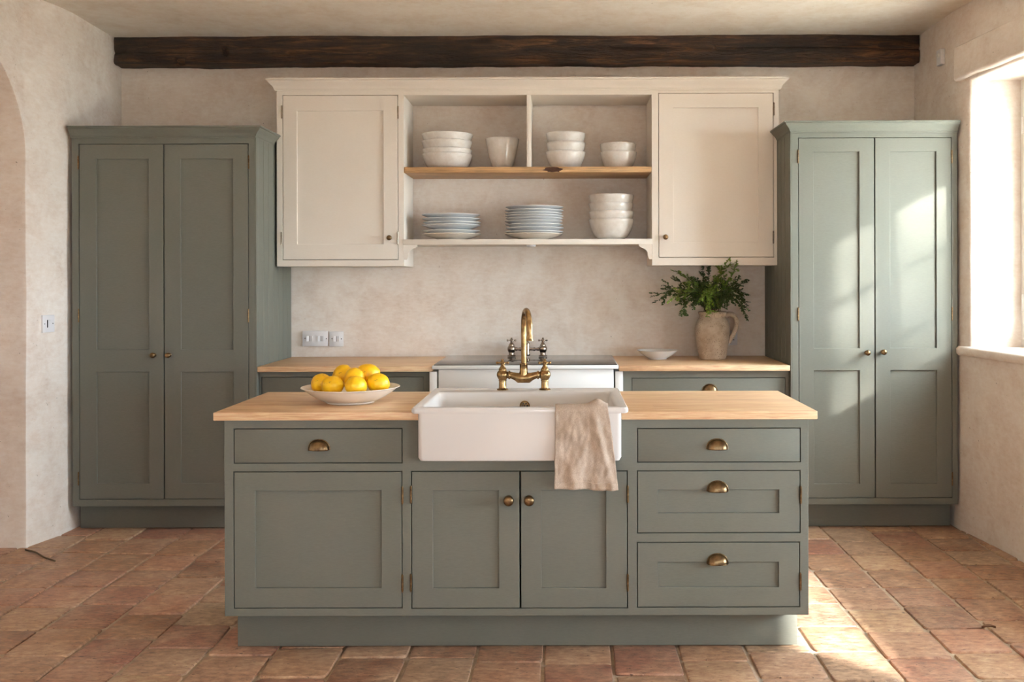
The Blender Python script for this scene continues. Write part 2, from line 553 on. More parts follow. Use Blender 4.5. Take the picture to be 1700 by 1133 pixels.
# left wall with arched doorway
AY1, AR, AZ = 4.99, 0.60, 2.02        # far jamb, arch radius, springing height
AY0 = AY1 - 2 * AR
def arch_z(y):
    t = (y - (AY1 - AR)) / AR
    return AZ + AR * math.sqrt(max(0.0, 1 - t * t))
bm = NB()
acols = [AY1 - AR + AR * math.cos(PI * k / 28) for k in range(29)]
TH = 0.42
cols = frange(YB + 0.05, AY1, 0.12)[:-1] + acols + frange(AY0, Y0 - 0.2, 0.3)[1:]
def wv(x, y, z): return bm.verts.new((x + (wob((3, y, z)) if x > -3 else 0), y, z))
prev = None
for y in cols:
    inside = AY0 - 1e-6 <= y <= AY1 + 1e-6
    def column(zb):
        zz = frange(zb, ZC + 0.05, 0.15) if not inside else None
        n = 20
        return [wv(xl(y), y, zb + (ZC + 0.05 - zb) * k / n) for k in range(n + 1)]
    full = None if (inside and abs(y - AY0) > 1e-6 and abs(y - AY1) > 1e-6) else 0
    low = []
    if inside and full == 0:           # jamb column: one part below the springing, shared above
        n0 = 12
        low = [wv(xl(y), y, AZ * k / n0 - 0.03 * (1 - k / n0)) for k in range(n0)]
    up = column(arch_z(y) if inside else AZ)
    if not inside:
        n0 = 12
        low = [wv(xl(y), y, AZ * k / n0 - 0.03 * (1 - k / n0)) for k in range(n0)]
    cur = (y, low, up)
    if prev:
        for k in range(20):
            bm.faces.new((prev[2][k], cur[2][k], cur[2][k + 1], prev[2][k + 1]))
        if prev[1] and cur[1]:
            pl, cl = prev[1] + [prev[2][0]], cur[1] + [cur[2][0]]
            for k in range(12):
                bm.faces.new((pl[k], cl[k], cl[k + 1], pl[k + 1]))
    prev = cur
bmesh.ops.remove_doubles(bm, verts=bm.verts, dist=1e-5)
# jamb and soffit: pull the rim of the opening back through the wall
rim = [e for e in bm.edges if len(e.link_faces) == 1 and all(AY0 - 1e-4 <= v.co.y <= AY1 + 1e-4 and v.co.z < AZ + AR + 0.01 for v in e.verts)
       and not all(abs(v.co.z + 0.03) < 1e-4 for v in e.verts)]
last = rim
for k, dx in enumerate((0.02, 0.10, 0.14, 0.16)):
    r = bmesh.ops.extrude_edge_only(bm, edges=last)
    nv = [v for v in r['geom'] if isinstance(v, bmesh.types.BMVert)]
    for v in nv:
        v.co.x -= dx
        v.co += Vector((0, wob((v.co.x, 2, v.co.z)), 0))
    last = [e for e in r['geom'] if isinstance(e, bmesh.types.BMEdge) and all(v in nv for v in e.verts) and len(e.link_faces) == 1]
first = [e for e in rim if e.is_valid and len(e.link_faces) == 2]
bmesh.ops.bevel(bm, geom=first, offset=0.018, segments=3, profile=0.5, affect='EDGES', clamp_overlap=True)
tag(obj('wall_left', bm, M['plaster'], smooth=50), 'plaster wall with rounded archway on the left', None, kind='structure')

# the passage beyond the arch
bm = NB(); box(bm, -4.75, -4.6, 2.6, 6.2, -0.05, ZC)
tag(obj('wall_passage_side', bm, M['plaster']), 'plaster wall of the passage beyond the arch', None, kind='structure')
bm = NB(); box(bm, -4.6, -3.21, 6.0, 6.2, -0.05, ZC)
tag(obj('wall_passage_end', bm, M['plaster']), 'end wall of the passage beyond the arch', None, kind='structure')
bm = NB(); box(bm, -4.6, -3.21, 2.6, 2.8, -0.05, ZC)
tag(obj('wall_passage_near', bm, M['plaster']), 'near wall of the passage beyond the arch', None, kind='structure')

# right wall with window openings
W1 = (4.00, 5.20, 1.00, 2.45)
W2 = (1.71, 3.42, 0.58, 1.25)  # added opening out of view, shaped to throw the floor's sun patch
W4 = (-3.60, -0.35, 0.95, 1.72)        # added for side light, unseen behind the viewer
XG = 2.47                              # inner face of the window frames
XO = 2.80                              # outside face of the wall
bm = NB()
ys = sorted(set(frange(W1[1], YB + 0.05, 0.1) + frange(W1[0], W1[1], 0.15) + frange(W2[1], W1[0], 0.15) + frange(W2[0], W2[1], 0.2) + frange(W4[1], W2[0], 0.3) + frange(W4[0], W4[1], 0.3) + frange(Y0 - 0.2, W4[0], 0.3)))
zq = sorted({-0.05, W2[2], W4[2], W1[2], W2[3], W4[3], W1[3], ZC + 0.05})
zs = sorted({z for a, b in zip(zq[:-1], zq[1:]) for z in frange(a, b, 0.12)})
def inhole(y, z):
    return any(h[0] < y < h[1] and h[2] < z < h[3] for h in (W1, W2, W4))
g = {}
for i, y in enumerate(ys):
    for j, z in enumerate(zs):
        g[i, j] = bm.verts.new((xr(y) + wob((4, y, z)), y, z))
for i in range(len(ys) - 1):
    for j in range(len(zs) - 1):
        if not inhole((ys[i] + ys[i + 1]) / 2, (zs[j] + zs[j + 1]) / 2):
            bm.faces.new((g[i, j], g[i, j + 1], g[i + 1, j + 1], g[i + 1, j]))
for v in [v for v in bm.verts if not v.link_faces]: bm.verts.remove(v)
edge = [e for e in bm.edges if len(e.link_faces) == 1 and all(ys[0] < v.co.y < ys[-1] and zs[0] < v.co.z < zs[-1] for v in e.verts)]
r = bmesh.ops.extrude_edge_only(bm, edges=edge)
nv = [v for v in r['geom'] if isinstance(v, bmesh.types.BMVert)]
for v in nv: v.co.x = XG + 0.01
e2 = [e for e in r['geom'] if isinstance(e, bmesh.types.BMEdge) and all(v in nv for v in e.verts)]
r = bmesh.ops.extrude_edge_only(bm, edges=e2)
for v in r['geom']:
    if isinstance(v, bmesh.types.BMVert): v.co.x = XO
first = [e for e in edge if e.is_valid]
bmesh.ops.bevel(bm, geom=first, offset=0.016, segments=3, profile=0.5, affect='EDGES')
# outer skin
holes = [W1, W2]
y_ = sorted({ys[0], ys[-1], W1[0], W1[1], W2[0], W2[1], W4[0], W4[1]}); z_ = sorted({zs[0], zs[-1], W1[2], W1[3], W2[2], W2[3], W4[2], W4[3]})
for i in range(len(y_) - 1):
    for j in range(len(z_) - 1):
        if not inhole((y_[i] + y_[i + 1]) / 2, (z_[j] + z_[j + 1]) / 2):
            bm.faces.new([bm.verts.new((XO, a, b)) for a, b in ((y_[i], z_[j]), (y_[i + 1], z_[j]), (y_[i + 1], z_[j + 1]), (y_[i], z_[j + 1]))])
tag(obj('wall_right', bm, M['plaster'], smooth=50), 'plaster wall with deep window reveals on the right', None, kind='structure')
# outside stone lintels, added to cut the sun at the window heads
for nm, h, zl in (('trim_1', W1, 2.29), ('trim_2', W2, 1.21)):
    bm = NB(); box(bm, 2.58, XO + 0.02, h[0] - 0.02, h[1] + 0.02, zl, h[3] + 0.05, 0.004)
    tag(obj(nm, bm, M['plaster']), 'stone lintel added outside the window to cut the sun', None, kind='structure')

# plastered lintel band over the window, inside
bm = NB()
rings = []
for y in frange(5.30, 3.86, 0.09):
    x = xr(y)
    zb = 2.468 + 0.012 * noise.noise(Vector((y * 4, 1, 2)))
    zt = 2.66 + 0.008 * noise.noise(Vector((y * 3, 5, 2)))
    rings.append([Vector(p) for p in ((x + 0.03, y, zt), (x - 0.010, y, zt), (x - 0.030, y, zt - 0.012), (x - 0.034, y, zb + 0.012), (x - 0.024, y, zb), (x + 0.03, y, zb - 0.004))])
loops(bm, rings)
tag(obj('trim_3', bm, M['plaster'], smooth=50), 'plastered lintel band jutting out over the window', None, kind='structure')
# window sill slab
bm = NB()
rings = []
for y in frange(5.285, 3.90, 0.08):
    x = xr(y) - 0.035 + 0.004 * noise.noise(Vector((y * 6, 1, 7)))
    zt = 1.012 + 0.003 * noise.noise(Vector((y * 5, 8, 1)))
    inn = XG + 0.02 if W1[0] < y < W1[1] else xr(y) + 0.02
    rings.append([Vector(p) for p in ((inn, y, zt), (x + 0.012, y, zt), (x, y, zt - 0.012), (x + 0.002, y, zt - 0.040), (x + 0.014, y, zt - 0.050), (inn, y, zt - 0.050))])
loops(bm, rings)
tag(obj('trim_4', bm, M['plaster'], smooth=50), 'worn pale stone sill under the window', None, kind='structure')

def window(name, h, rows, ncas, label):
    y0, y1, z0, z1 = h
    root = thing(name, (XG, (y0 + y1) / 2, z0), label, None)
    root['kind'] = 'structure'
    t = 0.05
    bm = NB()
    for a in ((y0, y1, z0, z0 + t), (y0, y1, z1 - t, z1), (y0, y0 + t, z0 + t, z1 - t), (y1 - t, y1, z0 + t, z1 - t)):
        box(bm, XG, XG + 0.07, a[0], a[1], a[2], a[3], 0.003)
    obj('window_frame', bm, M['white_paint'], root)
    n = ncas
    wy = (y1 - y0 - 2 * t) / n
    for k in range(n):
        a, b = y0 + t + wy * k + 0.002, y0 + t + wy * (k + 1) - 0.002
        c, d = z0 + t + 0.002, z1 - t - 0.002
        s = 0.045
        bm = NB()
        for q in ((a, b, c, c + 0.06), (a, b, d - s, d), (a, a + s, c + 0.06, d - s), (b - s, b, c + 0.06, d - s)):
            box(bm, XG - 0.008, XG + 0.040, q[0], q[1], q[2], q[3], 0.003)
        cas = obj('casement', bm, M['white_paint'], root)
        zz = [c + 0.06] + [r for r in rows] + [d - s]
        for r in rows:
            bm = NB(); box(bm, XG + 0.002, XG + 0.034, a + s, b - s, r - 0.011, r + 0.011, 0.002)
            obj('glazing_bar', bm, M['white_paint'], cas)
        for q0, q1 in zip(zz[:-1], zz[1:]):
            bm = NB(); box(bm, XG + 0.016, XG + 0.020, a + s - 0.004, b - s + 0.004, q0 + 0.008, q1 - 0.008)
            obj('pane', bm, M['glass'], cas)
        yy = b if k == n - 1 else a
        for hz in (c + 0.20, d - 0.20):
            bm = NB()
            lathe(bm, [(0, 0), (0.009, 0), (0.009, 0.09), (0, 0.09)], XG - 0.012, yy, hz - 0.045, 12)
            box(bm, XG - 0.010, XG - 0.006, yy - 0.03, yy + 0.03, hz - 0.04, hz + 0.04, 0.001)
            obj('hinge', bm, M['white_paint'], cas)
    return root
window('window_1', W1, [1.395, 1.755, 2.115], 2, 'white casement window with glazing bars in the deep reveal')
window('added_window_2', W2, [], 1, 'unseen white casement window with low sill, added to let sun onto the floor')

window('added_window_4', W4, [1.38], 4, 'white casement window added in the right wall behind the viewer for side light')
portal('portal_window_d', (XO + 0.02, (W4[0] + W4[1]) / 2, (W4[2] + W4[3]) / 2), (0, PI / 2, 0), W4[3] - W4[2], W4[1] - W4[0])

# wall behind the camera, with one small window added for front light
D = (-0.40, 0.40, 1.00, 2.00)
bm = NB()
holed(bm, -3.3, 2.8, -0.05, ZC + 0.05, [D], Y0 - 0.3, 0.3, 0)
tag(obj('wall_front', bm, M['plaster']), 'plaster wall behind the viewer with one small added window', None, kind='structure')
root = thing('added_window_3', (0, Y0 - 0.2, D[2]), 'small white casement window added behind the viewer for front light', None); root['kind'] = 'structure'
for k in range(2):
    a = D[0] + (D[1] - D[0]) / 2 * k; b = a + (D[1] - D[0]) / 2
    bm = NB(); holed(bm, a + 0.003, b - 0.003, D[2], D[3] - 0.003, [(a + 0.06, b - 0.06, D[2] + 0.06, D[3] - 0.06)], Y0 - 0.2, 0.045, 0.002)
    lf = obj('casement', bm, M['white_paint'], root)
    bm = NB(); box(bm, a + 0.055, b - 0.055, Y0 - 0.18, Y0 - 0.176, D[2] + 0.055, D[3] - 0.055)
    obj('pane', bm, M['glass'], lf)
portal('portal_window_c', (0, Y0 - 0.31, 1.55), (PI / 2, 0, 0), 0.8, 1.0)
portal('portal_window_a', (XO + 0.02, (W1[0] + W1[1]) / 2, (W1[2] + W1[3]) / 2), (0, PI / 2, 0), W1[3] - W1[2], W1[1] - W1[0])
portal('portal_window_b', (XO + 0.02, (W2[0] + W2[1]) / 2, (W2[2] + W2[3]) / 2), (0, PI / 2, 0), W2[3] - W2[2], W2[1] - W2[0])

# ceiling
bm = NB()
xs = frange(-4.8, 2.85, 0.2); ys = frange(Y0 - 0.3, YB + 0.3, 0.2)
g = [[bm.verts.new((x, y, ZC + wob((x, y, 3), 0.007))) for y in ys] for x in xs]
for i in range(len(xs) - 1):
    for j in range(len(ys) - 1):
        bm.faces.new((g[i][j], g[i + 1][j], g[i + 1][j + 1], g[i][j + 1]))
r = bmesh.ops.extrude_face_region(bm, geom=list(bm.faces))
for v in r['geom']:
    if isinstance(v, bmesh.types.BMVert): v.co.z = ZC + 0.25
tag(obj('ceiling', bm, M['plaster_ceiling'], smooth=50), 'uneven limewashed plaster ceiling', None, kind='structure')

# ground outside
bm = NB(); box(bm, -30, 30, -30, 30, -0.30, -0.20)
tag(obj('ground', bm, M['gravel']), 'pale gravel ground outside the house', None, kind='structure')

# unseen tree, added so its crown dims the sun through the far window
tr = thing('added_tree', (7.6, -0.35, -0.2), 'unseen leafy tree added outside to dim the sun at the far window', 'tree')
bm = NB()
tube(bm, curve([(7.6, -0.35, -0.25), (7.57, -0.33, 1.2), (7.63, -0.36, 2.6), (7.58, -0.34, 3.6), (7.6, -0.35, 4.7)], 5), [.14 - .11 * k / 20 for k in range(21)], 10)
rt = random.Random(3)
lb = NB()
for k in range(26):
    z = 3.2 + 1.3 * rt.random(); a = rt.random() * 2 * PI
    e = Vector((7.6 + math.cos(a) * .8, -0.35 + math.sin(a) * .8, z + .25 + .3 * rt.random()))
    tube(bm, [(7.6, -0.35, z), ((7.6 + e.x) / 2, (-0.35 + e.y) / 2, z + .12), e], [.025, .015, .006], 6)
obj('trunk', bm, M['twig'], tr)
while len(lb.faces) < 6000:
    q = Vector((rt.uniform(-1, 1), rt.uniform(-1, 1), rt.uniform(-1, 1)))
    if q.length > 1: continue
    p = Vector((7.6, -0.35, 4.25)) + Vector((q.x * .95, q.y * .95, q.z * .95))
    dv = Vector((rt.uniform(-1, 1), rt.uniform(-1, 1), rt.uniform(-1, 1))).normalized()
    sd = dv.cross(Vector((rt.uniform(-1, 1), rt.uniform(-1, 1), 1))).normalized() * .028
    vs = [lb.verts.new(c) for c in (p, p + dv * .04 + sd, p + dv * .085, p + dv * .04 - sd)]
    lb.faces.new((vs[0], vs[1], vs[2])); lb.faces.new((vs[0], vs[2], vs[3]))
obj('foliage', lb, M['leaf_light'], tr, smooth=0, kind='stuff', recalc=False)

# floor: grout bed with single tiles
bm = NB(); box(bm, -4.8, 2.8, Y0 - 0.3, YB + 0.2, -0.12, -0.010)
floor = tag(obj('floor', bm, M['grout']), 'old terracotta tile floor laid in straight courses', None, kind='structure')

def tile(bm, x0, x1, y0, y1, zt, rnd):
    j = lambda a: (rnd.random() - .5) * 2 * a
    c = [(x0 + j(.004), y0 + j(.005)), (x1 + j(.004), y0 + j(.005)), (x1 + j(.004), y1 + j(.005)), (x0 + j(.004), y1 + j(.005))]
    ring = []
    for k in range(4):
        p, a, b = Vector(c[k]), Vector(c[k - 1]), Vector(c[(k + 1) % 4])
        r = 0.008 + rnd.random() * 0.014
        ring += [p + (a - p).normalized() * r, p + ((a - p).normalized() + (b - p).normalized()) * r * 0.3, p + (b - p).normalized() * r]
    cen = Vector(((x0 + x1) / 2, (y0 + y1) / 2))
    tx, ty = j(.006), j(.006)
    def zz(p): return zt + (p.x - cen.x) * tx + (p.y - cen.y) * ty
    def sc(p, k): return cen + (p - cen) * (1 - k / max(1e-6, (p - cen).length))
    rings = [[Vector((p.x, p.y, -0.03)) for p in ring],
             [Vector((p.x, p.y, zz(p) - 0.006)) for p in ring],
             [Vector((sc(p, .004).x, sc(p, .004).y, zz(p) - 0.0015)) for p in ring],
             [Vector((sc(p, .012).x, sc(p, .012).y, zz(p))) for p in ring]]
    loops(bm, rings, False, True)
    return bm
rnd = random.Random(11)
rest = NB(); nt_ = 0
cw = 0.25
for ci in range(-14, 15):
    x0 = -1.075 + cw * ci
    if x0 < -4.6 or x0 > 2.45: continue
    y = 1.5 + rnd.random() * 0.28 if x0 > -4 else 2.9
    y = Y0 - 0.1 + rnd.random() * 0.28
    while y < YB - 0.05:
        ln = rnd.choice([0.245, 0.265, 0.275, 0.285, 0.235])
        y1 = y + ln
        args = (x0 + 0.0055, x0 + cw - 0.0055, y + 0.005, y1 - 0.005, (rnd.random() - .5) * 0.005 - 0.002, rnd)
        inisl = x0 > -1.2 and x0 + cw < 0.85 and y > 3.7 and y1 < 4.95
        seen = 3.0 < y1 and y < 5.42 and x0 > -3.1 and x0 < 2.22 and not inisl
        # the photo's frame widens with distance
        if seen and not (-1020 < (x0 + cw) * F / y1 and x0 * F / max(y, 3.2) < 790): seen = False
        if seen and nt_ < 300:
            b_ = NB(); tile(b_, *args)
            obj('tile', b_, M['tile'], floor); nt_ += 1
        elif not (x0 < -3.3 and not 2.9 < y < 6):
            tile(rest, *args)
        y = y1
print('tiles', nt_)
obj('tile_field', rest, M['tile'], floor, kind='stuff')

# ------------------------------------------------------------------ ceiling beam
bm = NB()
bx0, bx1 = xl(5.89) + 0.004, xr(5.89) - 0.004
nx = 330; prof = []
yf, yb, zb, zt = 5.888, 6.02, 2.704, 2.876
nz, nyb = 12, 6
for k in range(nz + 1): prof.append((yf, zt - (zt - zb) * k / nz))
for k in range(1, nyb + 1): prof.append((yf + (yb - yf) * k / nyb, zb))
holes_b = [(300, 101, 7, 4), (375, 84, 6, 6)]
rows = []
for i in range(nx + 1):
    x = bx0 + (bx1 - bx0) * i / nx
    row = []
    zs_ = 0.008 * noise.noise(Vector((x * 1.1, 3, 0))) + 0.006 * noise.noise(Vector((x * 5, 1, 0)))
    for k, (y, z) in enumerate(prof):
        ax = 0.010 * noise.noise(Vector((x * 2.2, y * 9, z * 9))) + 0.007 * noise.noise(Vector((x * 7, y * 22, z * 26))) + 0.003 * noise.noise(Vector((x * 28, y * 30, z * 60)))
        yy, z2 = y, z
        if k <= nz:
            yy = y + ax
            # edges hewn round
            if k == nz: yy += 0.010; z2 += 0.004
            if k == nz - 1: yy += 0.002
            # shake running along the right half
            crack = 2.806 + 0.018 * noise.noise(Vector((x * 1.6, 9, 9))) - 0.004 * x
            if x > 0.3 and abs(z - crack) < 0.0085: yy += 0.022
            if x < -1.2 and abs(z - 2.775 - 0.01 * noise.noise(Vector((x * 2, 4, 4)))) < 0.008: yy += 0.010
            for (u, v_, hw, hh) in holes_b:
                if abs(x - X(u, yf)) < hw * yf / F and abs(z - Z(v_, yf)) < hh * yf / F + 0.004: yy += 0.045
        else:
            z2 = z + ax * 0.6
        if k >= nz: z2 += zs_ * 0.8
        row.append(bm.verts.new((x, min(yy, 5.99 + 0.03 * (k > nz)), z2)))
    rows.append(row)
for a, b in zip(rows[:-1], rows[1:]):
    for k in range(len(prof) - 1):
        bm.faces.new((a[k], a[k + 1], b[k + 1], b[k]))
bm.faces.new(rows[0]); bm.faces.new(rows[-1])
tag(obj('ceiling_beam', bm, M['beam'], smooth=60), 'dark rough-hewn oak beam running under the ceiling along the back wall', 'beam')

# ------------------------------------------------------------------ joinery helpers
GAP = 0.0032
def knob(parent, u, v, d, r=0.0155, mat='brass_dark'):
    p = P(u, v, d)
    bm = NB()
    k = r / 0.0155
    prof = [(0, 0), (0.0115, 0), (0.0120, 0.002), (0.0090, 0.004), (0.0062, 0.007), (0.0058, 0.012), (0.0085, 0.0155), (0.0130, 0.0185), (0.0155, 0.024),
            (0.0150, 0.029), (0.0125, 0.0325), (0.0085, 0.0345), (0.0050, 0.0350), (0.0045, 0.0362), (0, 0.0365)]
    lathe(bm, [(a * k, b * k) for a, b in prof], p.x, p.y, p.z, 24, 'y')
    return obj('knob', bm, M[mat], parent, label='round aged brass knob')

def cup_pull(parent, u, v, d, wpx, hpx):
    """u, v: middle of the lower lip"""
    p = P(u, v, d)
    a = wpx * d / F / 2; h = hpx * d / F; dep = 0.024
    bm = NB()
    nu, nv = 20, 8
    for s, inset in ((0, 0.0), (1, 0.0022)):
        rows = []
        for j in range(nv + 1):
            q = (PI / 2) * j / nv
            row = []
            for i in range(nu + 1):
                t = PI * i / nu
                aa, hh, dd = a - inset, h - inset, dep - inset
                row.append(bm.verts.new((p.x - aa * math.cos(t), p.y - dd * math.sin(t) ** 0.7 * math.sin(q), p.z + hh * math.sin(t) ** 0.85 * math.cos(q))))
            rows.append(row)
        for r0, r1 in zip(rows[:-1], rows[1:]):
            for i in range(nu):
                f = (r0[i], r0[i + 1], r1[i + 1], r1[i])
                bm.faces.new(f if s == 0 else f[::-1])
        if s == 0: outer = rows
        else:
            for i in range(nu): bm.faces.new((outer[-1][i], outer[-1][i + 1], rows[-1][i + 1], rows[-1][i]))
    # flange on the drawer face and a rolled lower lip
    arc = [Vector((p.x - (a + .002) * math.cos(PI * i / 20), p.y - 0.0015, p.z + (h + .002) * math.sin(PI * i / 20) ** 0.85)) for i in range(21)]
    tube(bm, arc, 0.0022, 8)
    lip = [Vector((p.x - a * math.cos(PI * i / 20), p.y - dep * math.sin(PI * i / 20) ** 0.7, p.z)) for i in range(21)]
    tube(bm, lip, 0.0016, 8)
    bmesh.ops.remove_doubles(bm, verts=bm.verts, dist=1e-5)
    return obj('cup_pull', bm, M['brass_dark'], parent, label='aged brass cup pull', recalc=False)

def hinge(parent, u, v, d, hpx=30, mat='brass_dark'):
    p = P(u, v, d)
    hh = hpx * d / F / 2
    bm = NB()
    n = 5; r = 0.0042
    prof = [(0, -hh - 0.004), (0.0026, -hh - 0.003), (0.0030, -hh)]
    for k in range(n):
        z0 = -hh + 2 * hh * k / n; z1 = -hh + 2 * hh * (k + 1) / n
        prof += [(r * 0.8, z0), (r, z0 + 0.001), (r, z1 - 0.001), (r * 0.8, z1)]
    prof += [(0.0030, hh), (0.0026, hh + 0.003), (0, hh + 0.004)]
    lathe(bm, prof, p.x, p.y - 0.002, p.z, 10)
    return obj('hinge', bm, M[mat], parent, label='small brass butt hinge')

def rect(u0, u1, v0, v1, d):
    """pixel rectangle -> (x0, x1, z0, z1) on the plane at depth d"""
    return (X(u0, d), X(u1, d), Z(v1, d), Z(v0, d))

def front(root, name, r, d, panels, mat, th=0.022):
    """inset door or drawer front with recessed panels"""
    x0, x1, z0, z1 = r[0] + GAP, r[1] - GAP, r[2] + GAP, r[3] - GAP
    bm = NB()
    if panels: holed(bm, x0, x1, z0, z1, panels, d, th)
    else: box(bm, x0, x1, d, d + th, z0, z1, 0.0015)
    o = obj(name, bm, mat, root)
    for q in panels:
        bm = NB(); box(bm, q[0] - 0.0004, q[1] + 0.0004, d + 0.0095, d + 0.0175, q[2] - 0.0004, q[3] + 0.0004)
        obj('panel', bm, mat, o)
    return o

def carcass(root, x0, x1, y0, y1, z0, z1, mat, t=0.018, name='carcass', back=True):
    bm = NB()
    box(bm, x0, x0 + t, y0, y1, z0, z1); box(bm, x1 - t, x1, y0, y1, z0, z1)
    box(bm, x0 + t, x1 - t, y0, y1, z0, z0 + t); box(bm, x0 + t, x1 - t, y0, y1, z1 - t, z1)
    if back: box(bm, x0 + t, x1 - t, y1 - 0.01, y1, z0 + t, z1 - t)
    return obj(name, bm, mat, root)

def crown_profile(z0, z1, out):
    h = z1 - z0
    pr = [(0, z0), (out * 0.16, z0), (out * 0.18, z0 + h * 0.13), (out * 0.26, z0 + h * 0.15), (out * 0.28, z0 + h * 0.24)]
    for k in range(0, 9):               # cyma: hollow above, round below
        t = k / 8
        o = 0.30 + 0.56 * (0.5 - 0.5 * math.cos(PI * t)) * 0.75 + 0.56 * 0.25 * t
        pr.append((out * o, z0 + h * (0.26 + 0.56 * t)))
    pr += [(out * 0.92, z0 + h * 0.84), (out, z0 + h * 0.86), (out, z1), (0, z1)]
    return pr

# ------------------------------------------------------------------ tall larder cupboards
def larder(side):
    d = 5.30
    left = side == 'left'
    if left:
        x0, x1 = -2.702, -1.695
        zt, zc = 2.166, 2.2265
        lab = 'tall sage green two-door larder cupboard beside the archway'
        doors = [((131, 272, 237, 828), [(160, 247, 262, 579), (160, 247, 616, 801.5)]), ((272, 413, 237, 828), [(300, 387, 262, 579), (300, 387, 616, 801.5)])]
        hg = [[(130.5, 268), (130.5, 522), (129.5, 793)], [(413.5, 268), (412.5, 523), (412.5, 793)]]
        kn = [(256, 588), (281, 588)]
    else:
        x0, x1 = 1.258, 2.168
        zt, zc = 2.183, 2.2445
        lab = 'tall sage green two-door larder cupboard beside the window'
        doors = [((1325.5, 1452.5, 229.5, 829), [(1351, 1427, 253, 579.5), (1351, 1427, 616.5, 805)]), ((1452.5, 1580.5, 229.5, 829), [(1478, 1555, 253, 579.5), (1478, 1555, 616.5, 805)])]
        hg = [[(1325.5, 261), (1325, 523), (1325, 797)], [(1580.5, 262), (1580.5, 523), (1580, 797)]]
        kn = [(1438, 587), (1465, 586)]
    zb = 0.139
    root = thing('larder_cupboard', ((x0 + x1) / 2, 5.64, 0), lab, 'cupboard')
    ops = [rect(*q[0], d) for q in doors]
    op = (ops[0][0], ops[1][1], ops[0][2], ops[0][3])
    bm = NB(); holed(bm, x0, x1, zb, zt + 0.03, [op], d, 0.024)
    obj('face_frame', bm, M['green'], root)
    carcass(root, x0 + 0.002, x1 - 0.002, d + 0.024, 5.985, zb, zt + 0.03, M['green'])
    for (q, pan), hs, k in zip(doors, hg, kn):
        o = front(root, 'door', rect(*q, d), d, [rect(*p, d) for p in pan], M['green'])
        for h in hs: hinge(o, h[0], h[1], d, 21)
        knob(o, k[0], k[1], d)
    # tongue-and-groove boards on the open side
    xs_ = x1 if left else x0
    sg = 1 if left else -1
    bm = NB(); box(bm, min(xs_, xs_ + sg * 0.002), max(xs_, xs_ + sg * 0.002), d + 0.05, 5.985, zb, zt + 0.03)
    sp = obj('side_panel', bm, M['green'], root)
    ye = frange(d + 0.045, 5.985, 0.092)
    for a, b in zip(ye[:-1], ye[1:]):
        bm = NB()
        rr = [(a + 0.0008, 0.001), (a + 0.004, 0.0065), (b - 0.004, 0.0065), (b - 0.0008, 0.001)]
        rings = [[Vector((xs_ + sg * o, y, z)) for (y, o) in rr] for z in (zb, zt + 0.02)]
        loops(bm, rings)
        obj('board', bm, M['green'], sp, smooth=0)
    bm = NB(); box(bm, min(xs_, xs_ + sg * 0.008), max(xs_, xs_ + sg * 0.008), d, d + 0.045, zb, zt + 0.02, 0.001)
    obj('corner_stile', bm, M['green'], root)
    # crown
    pr = crown_profile(zt, zc, 0.048)
    if left: path = [(x0 - 0.002, d), (x1, d), (x1, 5.625)]
    else: path = [(x0, 5.625), (x0, d), (x1 + 0.0, d)]
    bm = NB(); sweep(bm, pr, path)
    obj('cornice', bm, M['green'], root)
    bm = NB(); box(bm, x0, x1, d - 0.002, 5.985, zc - 0.012, zc - 0.002)
    obj('top_board', bm, M['green'], root)
    bm = NB(); box(bm, x0 + 0.006, x1 - 0.012 if not left else x1 - 0.03, d + 0.075, 5.97, 0.002, zb, 0.001)
    obj('plinth', bm, M['green'], root)
    return root
larder('left'); larder('right')

# ------------------------------------------------------------------ wall cupboard with open shelves
d = 5.637
wx0, wx1, wi0, wi1 = -1.674, 1.265, X(671, d), X(1082.5, d)
wz0, wz1, wzc = Z(441.5, d), 2.492, 2.555
wc = thing('wall_cupboard', ((wx0 + wx1) / 2, 5.8, wz0), 'cream wall cupboard with two doors and open plate shelves between them', 'cupboard')
lo, ro = rect(469.5, 661.5, 157, 431, d), rect(1093.5, 1285, 155, 428.5, d)
zsh, zsh2 = Z(397, d), Z(406, d)         # lower shelf
ztop = Z(157.5, d)
bm = NB()
holed(bm, wx0, wx1, wz0, wz1, [lo, ro, (wi0, wi1, wz0 - 0.0, ztop)], d, 0.022)
obj('face_frame', bm, M['cream'], wc)
t = 0.018
for (a, b, op, pan, hs, k) in ((wx0, wi0, lo, (493.5, 637, 183, 404.5), [(468.5, 185), (467.5, 395), (661.5, 186), (660.5, 395)], (647.5, 394.5)),
                               (wi1, wx1, ro, (1118.5, 1259.5, 179.5, 403), [(1285.5, 182), (1284, 395)], (1104.5, 394.5))):
    carcass(wc, a, b, d + 0.022, 5.985, wz0, wz1, M['cream'], name='box')
    o = front(wc, 'door', op, d, [rect(*pan, d)], M['cream'])
    for h in hs: hinge(o, h[0], h[1], d, 20, 'nickel')
    knob(o, k[0], k[1], d)
bm = NB(); box(bm, wi0, wi1, d + 0.022, 5.985, ztop, ztop + t)
obj('top_panel', bm, M['cream'], wc)
zos, zos2 = Z(277, d), Z(286.5, d)       # oak shelf
bm = NB(); box(bm, X(875, d), X(882, d), d + 0.002, 5.985, zos, ztop, 0.001)
obj('divider', bm, M['cream'], wc)
bm = NB(); box(bm, wi0 + 0.001, wi1 - 0.001, d - 0.002, 5.985, zos2, zos, 0.002)
